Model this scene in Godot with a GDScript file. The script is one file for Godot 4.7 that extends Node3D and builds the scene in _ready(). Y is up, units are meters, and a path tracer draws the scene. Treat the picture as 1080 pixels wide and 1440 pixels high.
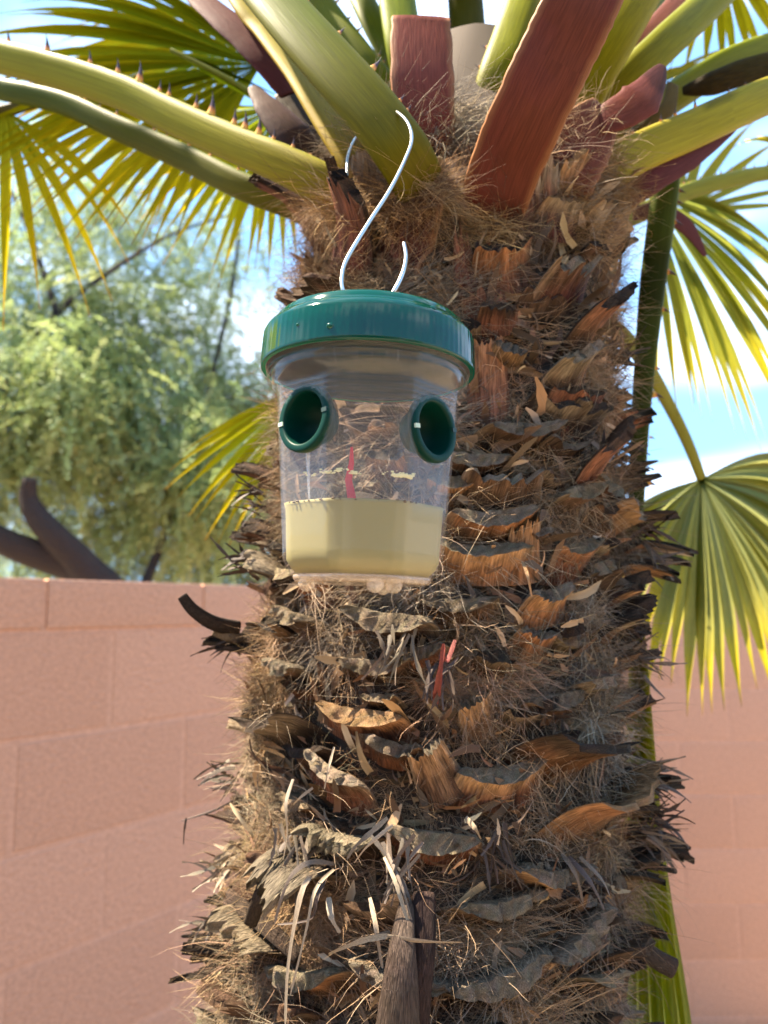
extends Node3D
# A palm trunk with a hanging insect trap, a block wall and a feathery tree behind.

const FOCAL := 1107.0                 # pixels of the 1080 x 1440 photograph
const PITCH := 7.0
var eye := Vector3(0, 1.64, 0)
var rng := RandomNumberGenerator.new()
var noise := FastNoiseLite.new()
var mats := {}
var used_names := {}


class MB:                             # collects one mesh; origin is taken off every point
	var v := PackedVector3Array()
	var c := PackedColorArray()
	var uv := PackedVector2Array()
	var ix := PackedInt32Array()
	var org := Vector3.ZERO

	func pt(p: Vector3, col: Color, u := Vector2.ZERO) -> int:
		v.append(p - org)
		c.append(col)
		uv.append(u)
		return v.size() - 1

	func tri(a: int, b: int, d: int) -> void:
		ix.append(a)
		ix.append(b)
		ix.append(d)

	func quad(a: int, b: int, d: int, e: int) -> void:
		tri(a, b, d)
		tri(a, d, e)

	func grid(first: int, rows: int, cols: int, closed := false) -> void:   # rows of cols points; front faces the side where columns run right and rows run up
		for r in rows - 1:
			for k in (cols if closed else cols - 1):
				var k2 := (k + 1) % cols
				quad(first + r * cols + k, first + (r + 1) * cols + k, first + (r + 1) * cols + k2, first + r * cols + k2)

	func mesh() -> ArrayMesh:
		var n := PackedVector3Array()
		n.resize(v.size())
		for i in range(0, ix.size(), 3):
			var a := v[ix[i]]
			var f := (v[ix[i + 2]] - a).cross(v[ix[i + 1]] - a)
			n[ix[i]] += f
			n[ix[i + 1]] += f
			n[ix[i + 2]] += f
		for i in n.size():
			n[i] = n[i].normalized() if n[i].length_squared() > 1e-24 else Vector3.UP
		var arr := []
		arr.resize(Mesh.ARRAY_MAX)
		arr[Mesh.ARRAY_VERTEX] = v
		arr[Mesh.ARRAY_NORMAL] = n
		arr[Mesh.ARRAY_COLOR] = c
		arr[Mesh.ARRAY_TEX_UV] = uv
		arr[Mesh.ARRAY_INDEX] = ix
		var m := ArrayMesh.new()
		m.add_surface_from_arrays(Mesh.PRIMITIVE_TRIANGLES, arr)
		return m


# ---------- small helpers ----------
func at(px: float, py: float, d: float) -> Vector3:      # the point d metres ahead that the photograph shows at that pixel
	var q := Vector3((px - 540.0) / FOCAL, -(py - 720.0) / FOCAL, -1.0).rotated(Vector3.RIGHT, deg_to_rad(PITCH))
	return eye + q * (d / -q.z)


func px_size(n: float, d: float) -> float:               # metres for n pixels, d metres ahead
	return n / FOCAL * d


func rr(a: float, b: float) -> float:
	return rng.randf_range(a, b)


func lin(r: float, g: float, b: float) -> Color:          # a linear colour
	return Color(r, g, b)


func srgb(r: float, g: float, b: float) -> Color:         # 0..255 sRGB to linear
	return Color(r / 255.0, g / 255.0, b / 255.0).srgb_to_linear()


func vary(c: Color, amount: float) -> Color:
	var k := 1.0 + rr(-amount, amount)
	return Color(clampf(c.r * k * (1.0 + rr(-amount, amount) * 0.25), 0, 1), clampf(c.g * k, 0, 1), clampf(c.b * k * (1.0 + rr(-amount, amount) * 0.3), 0, 1))


func numbered(called: String) -> String:
	var k: int = used_names.get(called, 0)
	used_names[called] = k + 1
	return called if k == 0 else "%s_%03d" % [called, k]


func thing(called: String, label: String, category: String, where: Vector3, group := "") -> Node3D:
	var o := Node3D.new()
	o.name = numbered(called)
	add_child(o)
	o.position = where
	o.set_meta("label", label)
	o.set_meta("category", category)
	if group:
		o.set_meta("group", group)
	return o


func obj(called: String, m: Mesh, material: Material, parent: Node, where := Vector3.ZERO) -> MeshInstance3D:
	var o := MeshInstance3D.new()
	o.name = numbered(called) if parent == self else called
	o.mesh = m
	o.material_override = material
	o.position = where
	parent.add_child(o, true)
	return o


func branch(called: String, parent: Node) -> Node3D:
	var o := Node3D.new()
	o.name = called
	parent.add_child(o, true)
	return o


func copies(called: String, m: Mesh, material: Material, parent: Node, where: Array, tints: Array) -> MultiMeshInstance3D:
	var mm := MultiMesh.new()
	mm.transform_format = MultiMesh.TRANSFORM_3D
	mm.use_colors = true
	mm.mesh = m
	mm.instance_count = where.size()
	for i in where.size():
		mm.set_instance_transform(i, where[i])
		mm.set_instance_color(i, tints[i])
	var o := MultiMeshInstance3D.new()
	o.name = called
	o.multimesh = mm
	o.material_override = material
	o.set_meta("kind", "stuff")
	parent.add_child(o, true)
	return o


func make_mat(rough: float, vertex := true, albedo := Color.WHITE) -> StandardMaterial3D:
	var m := StandardMaterial3D.new()
	m.albedo_color = albedo.linear_to_srgb()
	m.roughness = rough
	m.vertex_color_use_as_albedo = vertex
	m.cull_mode = BaseMaterial3D.CULL_DISABLED
	return m


func tex(im: Image) -> ImageTexture:
	return ImageTexture.create_from_image(im)


func streak_image(n: int, across: float, along: float, lo: float, hi: float, sd: int) -> Image:   # grain that runs along v
	var f := FastNoiseLite.new()
	f.seed = sd
	f.noise_type = FastNoiseLite.TYPE_SIMPLEX_SMOOTH
	f.frequency = 1.0
	f.fractal_octaves = 4
	var im := Image.create(n, n, false, Image.FORMAT_RGB8)
	for y in n:
		for x in n:
			var a := f.get_noise_2d(float(x) / n * across, float(y) / n * along) * 0.5 + 0.5
			var b := f.get_noise_2d(float(x) / n * across * 0.2 + 40.0, float(y) / n * along * 1.5) * 0.5 + 0.5
			var q := clampf(lo + (hi - lo) * clampf((a * 0.65 + b * 0.35 - 0.5) * 2.0 + 0.5, 0, 1), 0, 1)
			im.set_pixel(x, y, Color(q, q, q))
	return im


func speckle_image(n: int, freq: float, lo: float, hi: float, sd: int, gain := 1.8) -> Image:
	var f := FastNoiseLite.new()
	f.seed = sd
	f.noise_type = FastNoiseLite.TYPE_SIMPLEX_SMOOTH
	f.frequency = freq / n
	f.fractal_octaves = 5
	f.fractal_gain = 0.62
	var im := f.get_seamless_image(n, n, false, false, 0.15, true)
	im.convert(Image.FORMAT_RGB8)
	for y in n:
		for x in n:
			var q: float = im.get_pixel(x, y).r
			q = lo + (hi - lo) * clampf((q - 0.5) * gain + 0.5, 0, 1)
			im.set_pixel(x, y, Color(q, q, q))
	return im


func curve_points(ctrl: Array, n: int) -> PackedVector3Array:          # Catmull-Rom through the control points
	var out := PackedVector3Array()
	for i in n + 1:
		var t := float(i) / n * (ctrl.size() - 1)
		var k := mini(int(t), ctrl.size() - 2)
		var p0: Vector3 = ctrl[maxi(k - 1, 0)]
		var p1: Vector3 = ctrl[k]
		var p2: Vector3 = ctrl[k + 1]
		var p3: Vector3 = ctrl[mini(k + 2, ctrl.size() - 1)]
		out.append(p1.cubic_interpolate(p2, p0, p3, t - k))
	return out


func tube(mb: MB, pts: PackedVector3Array, radii: PackedFloat32Array, sides: int, col0: Color, col1: Color, bump := 0.0, cap := true) -> void:
	var first := mb.v.size()
	var u := Vector3.UP
	for i in pts.size():
		var d := (pts[mini(i + 1, pts.size() - 1)] - pts[maxi(i - 1, 0)]).normalized()
		if i == 0:
			u = d.cross(Vector3(0.3, 0.2, 0.9)).normalized()
		u = (u - d * u.dot(d)).normalized()
		var w := d.cross(u)
		var f := float(i) / (pts.size() - 1)
		for k in sides:
			var a := TAU * k / sides
			var dir := u * cos(a) + w * sin(a)
			var r := radii[i] * (1.0 + bump * noise.get_noise_3dv(pts[i] * 60.0 + dir * 3.0))
			mb.pt(pts[i] + dir * r, col0.lerp(col1, f), Vector2(float(k) / sides, f * 4.0))
	mb.grid(first, pts.size(), sides, true)
	if cap:
		for e in 2:
			var i := 0 if e == 0 else pts.size() - 1
			var mid := mb.pt(pts[i], col0 if e == 0 else col1)
			for k in sides:
				var a := first + i * sides + k
				var b := first + i * sides + (k + 1) % sides
				if e == 0:
					mb.tri(mid, a, b)
				else:
					mb.tri(mid, b, a)


func ramp(a: float, b: float, n: int) -> PackedFloat32Array:
	var out := PackedFloat32Array()
	for i in n:
		out.append(lerpf(a, b, float(i) / (n - 1)))
	return out


# ---------- the palm's own measure ----------
func axis(y: float) -> Vector3:
	return Vector3(0.050 + 0.06 * clampf(y - 1.64, -1.7, 0.6), y, -0.70)


func core_radius(y: float) -> float:
	return lerpf(0.149, 0.126, clampf((y - 1.3) / 0.75, 0, 1)) + 0.05 * clampf((0.5 - y) / 0.5, 0, 1)


func outward(a: float) -> Vector3:
	return Vector3(sin(a), 0, cos(a))


func on_trunk(px: float, py: float, lift := 0.01) -> Vector2:          # (angle round the trunk, height) of what the photograph shows there
	var q := at(px, py, 1.0) - eye
	var hit := Vector3.ZERO
	for step in 400:
		var d := 0.5 + step * 0.001
		var p := eye + q * d
		var a := p - axis(p.y)
		a.y = 0
		if a.length() < core_radius(p.y) + lift:
			return Vector2(atan2(a.x, a.z), p.y)
		hit = p
	var y := (eye + q * 0.7).y
	return Vector2(1.5 if (eye + q * 0.7).x > axis(y).x else -1.5, y)


# ---------- palm: leaf bases ----------
func boot(called: String, parent: Node, o: Dictionary) -> MeshInstance3D:
	# a leaf base: a shell that leaves the trunk at angle a and height y and bends outward
	var a: float = o.a
	var y: float = o.y
	var w0: float = o.w0
	var w1: float = o.w1
	var length: float = o.len
	var lean0: float = deg_to_rad(o.get("lean0", 8.0))
	var lean1: float = deg_to_rad(o.get("lean1", 50.0))
	var thick: float = o.get("thick", 0.008)
	var rag: float = o.get("rag", 0.15)
	var wrap: float = o.get("wrap", 0.36)
	var roll: float = deg_to_rad(o.get("roll", 0.0))
	var lip: float = o.get("lip", 0.0)
	var base_col: Color = o.base
	var tip_col: Color = o.tip
	var cut_col: Color = o.cut
	var seed_at: float = rr(0, 900)
	var out := outward(a)
	var side := Vector3(cos(a), 0, -sin(a))
	var up := Vector3.UP
	side = side.rotated(out, roll)
	up = up.rotated(out, roll)
	var p: Vector3 = axis(y) + out * (core_radius(y) + float(o.get("lift", 0.0)))
	var mb := MB.new()
	mb.org = parent.get_meta("org", Vector3.ZERO)
	var ns: int = o.get("ns", 9)
	var nt: int = o.get("nt", 18)
	var skew: float = o.get("skew", 0.0)
	var outer := []
	var inner := []
	var step := length / ns
	for r in ns + 1:
		var s := float(r) / ns
		var ang := lerpf(lean0, lean1, s) + lip * smoothstep(0.6, 1.0, s)
		var dir := up * cos(ang) + out * sin(ang)
		var nrm := out * cos(ang) - up * sin(ang)
		var w := lerpf(w0, w1, pow(s, 0.8))
		var row_o := []
		var row_i := []
		for k in nt + 1:
			var t := float(k) / nt * 2.0 - 1.0
			var ends := 1.0 + rag * (noise.get_noise_2d(t * 60.0 + seed_at, seed_at) * 0.6 + 1.3 * noise.get_noise_2d(t * 520.0 + seed_at, 7.0)) + skew * t
			var along := (ends - 1.0) * length * s
			var q := p + dir * along + side * (w * 0.5 * t) - nrm * (wrap * w * 0.5 * t * t)
			q += nrm * (noise.get_noise_2d(t * 42.0 + seed_at, s * 40.0 + seed_at) * 0.0016 * s + noise.get_noise_2d(t * 300.0 + seed_at, s * 60.0) * 0.0012)
			var th := (thick * pow(maxf(1.0 - t * t, 0.0), 0.6) + 0.0008) * (1.0 - 0.25 * s)
			row_o.append(q)
			row_i.append(q - nrm * th - dir * (th * 0.3 * s))
		outer.append(row_o)
		inner.append(row_i)
		p += dir * step
	var first := mb.v.size()
	for r in ns + 1:
		for k in nt + 1:
			var s := float(r) / ns
			var t := float(k) / nt * 2.0 - 1.0
			var grain := noise.get_noise_2d(t * 150.0 + seed_at, s * 18.0 + seed_at)
			var blot := noise.get_noise_2d(t * 45.0 + seed_at * 2.0, s * 45.0)
			var c := base_col.lerp(tip_col, clampf(smoothstep(0.25, 0.95, s) + blot * 0.5, 0, 1))
			c = c * (1.0 + 0.75 * grain)
			c = c.lerp(cut_col, smoothstep(0.78, 1.0, absf(t)) * 0.6)
			mb.pt(outer[r][k], c, Vector2(t * 0.5 * w0 / 0.1 + seed_at, s * length / 0.1))
	mb.grid(first, ns + 1, nt + 1)
	first = mb.v.size()
	for r in ns + 1:
		for k in nt + 1:
			var s := float(r) / ns
			var t := float(k) / nt * 2.0 - 1.0
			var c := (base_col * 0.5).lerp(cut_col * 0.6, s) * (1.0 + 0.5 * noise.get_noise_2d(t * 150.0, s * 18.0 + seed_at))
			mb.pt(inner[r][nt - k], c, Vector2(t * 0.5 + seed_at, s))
	mb.grid(first, ns + 1, nt + 1)
	for edge in 2:                                                     # long edges
		first = mb.v.size()
		var k := 0 if edge == 0 else nt
		for r in ns + 1:
			mb.pt(inner[r][k] if edge == 0 else outer[r][k], cut_col, Vector2(0, float(r)))
			mb.pt(outer[r][k] if edge == 0 else inner[r][k], cut_col, Vector2(0.1, float(r)))
		mb.grid(first, ns + 1, 2)
	first = mb.v.size()                                                # the cut end, rough
	for r in 4:
		for k in nt + 1:
			var f := float(r) / 3.0
			var q: Vector3 = outer[ns][k].lerp(inner[ns][k], f)
			var j := noise.get_noise_2d(k * 37.0 + seed_at, r * 61.0) * minf(thick * 0.5, 0.005) * sin(f * PI)
			q += (outer[ns][k] - outer[ns - 1][k]).normalized() * j
			mb.pt(q, vary(cut_col, 0.35), Vector2(k * 0.3, f))
	mb.grid(first, 4, nt + 1)
	return obj(called, mb.mesh(), o.get("mat", mats.boot), parent)


func ribbon(mb: MB, pts: PackedVector3Array, widths: PackedFloat32Array, face: Vector3, col0: Color, col1: Color, fold := 0.3, twist := 0.0) -> void:
	var first := mb.v.size()
	for i in pts.size():
		var d := (pts[mini(i + 1, pts.size() - 1)] - pts[maxi(i - 1, 0)]).normalized()
		var s := d.cross(face).normalized().rotated(d, twist * i / pts.size())
		var n := s.cross(d)
		var f := float(i) / (pts.size() - 1)
		var c := col0.lerp(col1, f)
		var w := widths[i] * 0.5
		mb.pt(pts[i] - s * w, c, Vector2(0, f * 3))
		mb.pt(pts[i] + n * (w * fold), c * 0.9, Vector2(0.25, f * 3))
		mb.pt(pts[i] + s * w, c, Vector2(0.5, f * 3))
	mb.grid(first, pts.size(), 3)


# ---------- palm: fronds ----------
func petiole(parent: Node, ctrl: Array, widths: Array, flat: float, face: Vector3, cols: Dictionary, n := 22) -> PackedVector3Array:
	# swept from base to blade; the broad face looks along "face"
	var mb := MB.new()
	mb.org = parent.get_meta("org", Vector3.ZERO)
	var pts := curve_points(ctrl, n)
	var sides := 16
	var rnd := rr(0, 500)
	for i in pts.size():
		var f := float(i) / n
		var d := (pts[mini(i + 1, n)] - pts[maxi(i - 1, 0)]).normalized()
		var s := d.cross(face).normalized()
		var q := s.cross(d)
		var x := f * (widths.size() - 1)
		var k := mini(int(x), widths.size() - 2)
		var w: float = lerpf(widths[k], widths[k + 1], x - k) * 0.5
		w *= 1.0 + float(cols.get("torn", 0.0)) * (0.6 * noise.get_noise_2d(f * 900.0 + rnd, rnd) + noise.get_noise_2d(f * 4000.0 + rnd, rnd))
		for m in sides:
			var a := TAU * m / sides
			# flat towards "face" with rounded shoulders and sharp margins
			var ex := signf(cos(a)) * pow(absf(cos(a)), 0.75)
			var ey := signf(sin(a)) * pow(absf(sin(a)), 1.15)
			var pos := pts[i] + s * (ex * w) + q * (ey * w * flat)
			var blot := noise.get_noise_3dv(pos * 26.0 + Vector3(rnd, 0, 0))
			var fine := noise.get_noise_3dv(pos * 120.0 + Vector3(0, rnd, 0))
			var c: Color = (cols.base as Color).lerp(cols.tip, clampf(f * 1.7 + blot * 0.35, 0, 1))
			var edge := smoothstep(float(cols.get("edge_at", 0.72)), 1.0, absf(ex))
			c = c.lerp(cols.get("edge", cols.tip), edge * 0.75)
			c = c * (1.0 + 0.3 * fine + 0.25 * blot)
			if noise.get_noise_3dv(pos * 300.0 + Vector3(rnd, 5, 0)) > 0.52:
				c = c * 0.55
			if cols.has("back") and ey < -0.15:
				c = cols.back
			if cols.has("spot") and fine + blot * 0.9 > float(cols.get("spot_over", 0.42)) and edge < 0.5:
				c = cols.spot
			mb.pt(pos, c, Vector2(float(m) / sides * 2.0 + rnd, f * 1.6))
	mb.grid(0, pts.size(), sides, true)
	for e in 2:
		var i := 0 if e == 0 else n
		var mid := mb.pt(pts[i], cols.get("end", cols.base))
		for m in sides:
			var a := i * sides + m
			var b := i * sides + (m + 1) % sides
			if e == 0:
				mb.tri(mid, a, b)
			else:
				mb.tri(mid, b, a)
	obj("petiole", mb.mesh(), cols.get("mat", mats.petiole), parent)
	return pts


func thorn_mesh() -> ArrayMesh:
	var mb := MB.new()
	var rows := 6
	var sides := 8
	for r in rows:
		var f := float(r) / (rows - 1)
		var rad := 0.24 * pow(1.0 - f, 1.3) + 0.006
		var mid := Vector3(0.34 * f * f, f, 0)
		var c := srgb(205, 168, 60).lerp(srgb(190, 95, 30), clampf(f * 3.0, 0, 1)).lerp(srgb(48, 22, 16), smoothstep(0.16, 0.42, f))
		for k in sides:
			var a := TAU * k / sides
			mb.pt(mid + Vector3(cos(a) * rad * 1.25, 0, -sin(a) * rad * 0.6), c, Vector2(f, 0))
	mb.grid(0, rows, sides, true)
	return mb.mesh()


func thorns(parent: Node, pts: PackedVector3Array, width: float, face: Vector3, margin: float, from: float, to: float, count: int, size: float) -> void:
	for i in count:
		var f := clampf(lerpf(from, to, (i + rr(-0.4, 0.4)) / maxf(count - 1, 1)), 0.02, 0.97)
		var x := f * (pts.size() - 1)
		var k := int(x)
		var p := pts[k].lerp(pts[k + 1], x - k)
		var d := (pts[k + 1] - pts[k]).normalized()
		var s := d.cross(face).normalized() * margin
		var sz := size * rr(0.5, 1.25)
		var lean := (s + d * rr(0.25, 0.6)).normalized()
		var b := Basis(d, lean, d.cross(lean)).orthonormalized().scaled(Vector3.ONE * sz)
		var o := obj("thorn", mats.thorn_shape, mats.thorn, parent, p + s * (width * 0.47) - (parent.get_meta("org", Vector3.ZERO) as Vector3))
		o.basis = b


func leaflet_points(h: Vector3, d0: Vector3, length: float, droop: float, n: int, late: float) -> PackedVector3Array:
	var out := PackedVector3Array()
	var p := h
	for i in n + 1:
		out.append(p)
		var s := float(i) / n
		var d := (d0 + Vector3.DOWN * (droop * pow(s, late))).normalized()
		p += d * (length / n)
	return out


func leaflet(mb: MB, pts: PackedVector3Array, width: float, half_angle: float, nrm: Vector3, cols: Dictionary, length: float, split: float) -> void:
	var n := pts.size() - 1
	var first := mb.v.size()
	var rnd := rr(0, 100)
	for i in n + 1:
		var s := float(i) / n
		var d := (pts[mini(i + 1, n)] - pts[maxi(i - 1, 0)]).normalized()
		var side := d.cross(nrm).normalized()
		var up := side.cross(d)
		var w := minf(s * length * half_angle, width * 0.5) * (1.0 - pow(smoothstep(split, 1.0, s), 1.3) * 0.985)
		w = maxf(w, 0.0004)
		var q := noise.get_noise_2d(s * 60.0 + rnd, rnd)
		var c: Color = (cols.base as Color).lerp(cols.mid, smoothstep(0.1, 0.55, s)).lerp(cols.tip, smoothstep(0.5, 0.86, s + q * 0.2)).lerp(cols.end, smoothstep(0.9, 0.97, s + q * 0.06))
		c = c * (1.0 + q * 0.3)
		mb.pt(pts[i] - side * w, c, Vector2(rnd, s * 3))
		mb.pt(pts[i] + up * (w * 0.55), c * 0.92, Vector2(rnd + 0.25, s * 3))
		mb.pt(pts[i] + side * w, c, Vector2(rnd + 0.5, s * 3))
	mb.grid(first, n + 1, 3)


func fan(parent: Node, o: Dictionary) -> void:
	# the blade: leaflets that part from one point
	var h: Vector3 = o.h
	var ax: Vector3 = (o.to - h).normalized()
	var length: float = (o.to - h).length() * float(o.get("long", 1.0))
	var nrm: Vector3 = o.nrm
	nrm = (nrm - ax * nrm.dot(ax)).normalized()
	var b := nrm.cross(ax)
	var count: int = o.count
	var lo := deg_to_rad(o.lo)
	var hi := deg_to_rad(o.hi)
	var width: float = o.width
	var joined: bool = o.get("joined", false)
	var all := MB.new()
	all.org = parent.get_meta("org", Vector3.ZERO)
	for i in count:
		var f := (i + 0.5) / count
		var ang := lerpf(lo, hi, f) + rr(-0.02, 0.02)
		var d := ax * cos(ang) + b * sin(ang) + nrm * (rr(-0.05, 0.05) + float(o.get("cup", 0.0)) * absf(sin(ang)))
		var l := length * lerpf(1.0, float(o.get("short", 0.7)), pow(absf(ang) / maxf(absf(lo), absf(hi)), 2.0)) * rr(0.92, 1.06)
		var mb := all if joined else MB.new()
		mb.org = all.org
		var pts := leaflet_points(h, d.normalized(), l, float(o.droop) * rr(0.75, 1.25), int(o.get("rows", 11)), float(o.get("late", 1.8)))
		leaflet(mb, pts, width * rr(0.85, 1.1), (hi - lo) / count * 0.5 * float(o.get("overlap", 1.15)), nrm.rotated(ax, rr(-0.25, 0.25)), o.cols, l, o.get("split", 0.3))
		if not joined:
			obj("leaflet", mb.mesh(), o.get("mat", mats.leaf), parent)
	if joined:
		var m := obj("blade", all.mesh(), o.get("mat", mats.leaf), parent)
		m.set_meta("kind", "stuff")


# ---------- palm: fibre ----------
func strand(mb: MB, pts: PackedVector3Array, r: float, shade: float) -> void:
	var first := mb.v.size()
	var n := pts.size() - 1
	for i in n + 1:
		var d := (pts[mini(i + 1, n)] - pts[maxi(i - 1, 0)]).normalized()
		var u := d.cross(Vector3(0.37, 0.51, 0.77)).normalized()
		var w := d.cross(u)
		var rad := r * (1.0 - 0.75 * pow(float(i) / n, 3.0))
		for k in 3:
			var a := TAU * k / 3
			mb.pt(pts[i] + (u * cos(a) + w * sin(a)) * rad, Color(shade, shade, shade))
	mb.grid(first, n + 1, 3, true)


func tuft(kind: String, count: int) -> ArrayMesh:
	var mb := MB.new()
	for i in count:
		var pts := PackedVector3Array()
		var p := Vector3.ZERO
		var d := Vector3.RIGHT
		var length := 0.05
		var curl := 0.5
		match kind:
			"mat":                                                      # lies across the trunk, tangled, sagging
				p = Vector3(rr(-0.03, 0.03), rr(-0.014, 0.014), rr(0.0, 0.006))
				var a := rr(-0.55, 0.55) + (PI if rng.randf() < 0.5 else 0.0)
				d = Vector3(cos(a), sin(a), rr(-0.1, 0.25))
				length = rr(0.025, 0.07)
				curl = 0.35
			"snarl":                                                    # curly, every way
				p = Vector3(rr(-0.02, 0.02), rr(-0.02, 0.02), rr(0.0, 0.008))
				d = Vector3(rr(-1, 1), rr(-1, 0.6), rr(-0.2, 0.7))
				length = rr(0.02, 0.05)
				curl = 0.75
			"fuzz":                                                     # stands off the trunk
				p = Vector3(rr(-0.012, 0.012), rr(-0.012, 0.012), 0)
				d = Vector3(rr(-0.7, 0.7), rr(-0.9, 0.5), rr(0.5, 1.0))
				length = rr(0.012, 0.035)
				curl = 0.5
			"hang":                                                     # falls
				p = Vector3(rr(-0.018, 0.018), rr(-0.006, 0.006), rr(0, 0.004))
				d = Vector3(rr(-0.5, 0.5), rr(-1, -0.3), rr(0.0, 0.35))
				length = rr(0.025, 0.06)
				curl = 0.3
		d = d.normalized()
		var turn := Vector3(rr(-1, 1), rr(-1, 1), rr(-1, 1)) * curl
		var n := 6
		for k in n + 1:
			pts.append(p)
			p += d * (length / n)
			p.z = maxf(p.z, -0.002)
			d = (d + turn * 0.45 + Vector3(rr(-1, 1), rr(-1, 1), rr(-1, 1)) * curl * 0.35 + Vector3(0, -0.06, 0)).normalized()
		strand(mb, pts, rr(0.00009, 0.00024), rr(0.5, 1.4))
	return mb.mesh()


func chip_mesh() -> ArrayMesh:                                          # a bent woody sliver, 1 long
	var mb := MB.new()
	var pts := PackedVector3Array()
	var p := Vector3.ZERO
	var d := Vector3(0, 1, 0)
	var t := Vector3(rr(-0.35, 0.35), 0, rr(-0.45, 0.25))
	var w := PackedFloat32Array()
	for i in 5:
		pts.append(p)
		w.append((0.16 + rr(-0.05, 0.07)) * (1.0 if i < 3 else (0.75 if i == 3 else 0.2)))
		p += d * 0.25
		d = (d + t).normalized()
	ribbon(mb, pts, w, Vector3(0.1, 0, 1), Color(1, 1, 1), Color(0.75, 0.75, 0.75), rr(-0.5, 0.5), rr(-0.7, 0.7))
	return mb.mesh()


func trunk_frame(a: float, y: float, lift: float) -> Transform3D:
	var out := outward(a)
	return Transform3D(Basis(Vector3(cos(a), 0, -sin(a)), Vector3.UP, out), axis(y) + out * (core_radius(y) + lift))


# ---------- the hanging trap (own axes: y up its middle, z towards the viewer) ----------
func loft(mb: MB, sections: Array, n: int, col: Color, turn: float) -> void:
	# sections: [height, inner radius, how round (0 octagon .. 1 circle)]
	var first := mb.v.size()
	for s in sections:
		for k in n:
			var a := TAU * k / n
			var rel := fposmod(a - turn + PI / 8, PI / 4) - PI / 8
			var rad: float = s[1]
			var oct := rad / cos(rel)
			var soft := rad / cos(PI / 8) * 0.972
			var q := lerpf(minf(oct, soft), rad * 1.03, s[2])
			# soften the corner
			mb.pt(Vector3(sin(a) * q, s[0], cos(a) * q), col, Vector2(float(k) / n, float(s[0]) * 10.0))
	mb.grid(first, sections.size(), n, true)


func disc(mb: MB, n: int, ring_first: int, y: float, col: Color, upward: bool) -> void:
	var mid := mb.pt(Vector3(0, y, 0), col)
	for k in n:
		var a := ring_first + k
		var b := ring_first + (k + 1) % n
		if upward:
			mb.tri(mid, b, a)
		else:
			mb.tri(mid, a, b)


func lathe(mb: MB, prof: Array, n: int, col: Color, rib := 0.0, rib_count := 0) -> void:
	var first := mb.v.size()
	for s in prof:
		for k in n:
			var a := TAU * k / n
			var r: float = s[0]
			if rib > 0.0 and s.size() > 2:
				r += rib * (0.5 + 0.5 * cos(a * rib_count)) * float(s[2])
			mb.pt(Vector3(sin(a) * r, s[1], cos(a) * r), col, Vector2(float(k) / n, float(s[1]) * 10))
	mb.grid(first, prof.size(), n, true)


func ball(mb: MB, mid: Vector3, r: Vector3, col: Color, rows := 8, n := 14) -> void:
	var first := mb.v.size()
	for j in rows + 1:
		var b := PI * j / rows - PI / 2
		for k in n:
			var a := TAU * k / n
			mb.pt(mid + Vector3(sin(a) * cos(b) * r.x, sin(b) * r.y, cos(a) * cos(b) * r.z), col)
	mb.grid(first, rows + 1, n, true)


func bore(mb: MB, holes: Array, r: float) -> void:                       # round openings for the ports
	var kept := PackedInt32Array()
	for i in range(0, mb.ix.size(), 3):
		var mid := (mb.v[mb.ix[i]] + mb.v[mb.ix[i + 1]] + mb.v[mb.ix[i + 2]]) / 3.0
		var inside := false
		for h in holes:
			var out := Vector3(sin(h[0]), 0, cos(h[0]))
			var q: Vector3 = mid - Vector3(0, h[1], 0)
			if q.dot(out) > 0.0 and (q - out * q.dot(out)).length() < r:
				inside = true
		if not inside:
			kept.append_array([mb.ix[i], mb.ix[i + 1], mb.ix[i + 2]])
	mb.ix = kept


func port(parent: Node3D, angle: float, y: float, dist: float, tilt: float) -> void:
	var p := branch("entry_port", parent)
	p.transform = Transform3D(Basis.from_euler(Vector3(tilt, angle, 0)), Vector3(sin(angle) * dist, y, cos(angle) * dist))
	var mb := MB.new()
	# ring, then the funnel that leads inside; profile is (radius, depth) turned about z
	var prof := [[0.0150, -0.003], [0.0176, -0.003], [0.0180, -0.0005], [0.0179, 0.0014], [0.0173, 0.0024], [0.0148, 0.0024], [0.0139, 0.0018], [0.0136, 0.0004], [0.0135, -0.003], [0.0126, -0.008], [0.0100, -0.0135], [0.0040, -0.0160], [0.0039, -0.0168], [0.0102, -0.0142], [0.0130, -0.0084], [0.0148, -0.003]]
	var n := 56
	for s in prof:
		for k in n:
			var a := TAU * k / n
			mb.pt(Vector3(cos(a) * s[0], sin(a) * s[0], s[1]), Color.WHITE, Vector2(float(k) / n, 0))
	mb.grid(0, prof.size(), n, true)
	obj("port_ring", mb.mesh(), mats.port, p)
	for s in [[0.12, 0.0158], [3.25, 0.0160]]:                             # the two little catches
		var bm := BoxMesh.new()
		bm.size = Vector3(0.0034, 0.0022, 0.0012)
		var o := obj("catch", bm, mats.catch_plastic if s[0] > 1.0 else mats.port_dark, p, Vector3(cos(s[0]) * s[1], sin(s[0]) * s[1], 0.0022))
		o.rotation.z = s[0]


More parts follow.
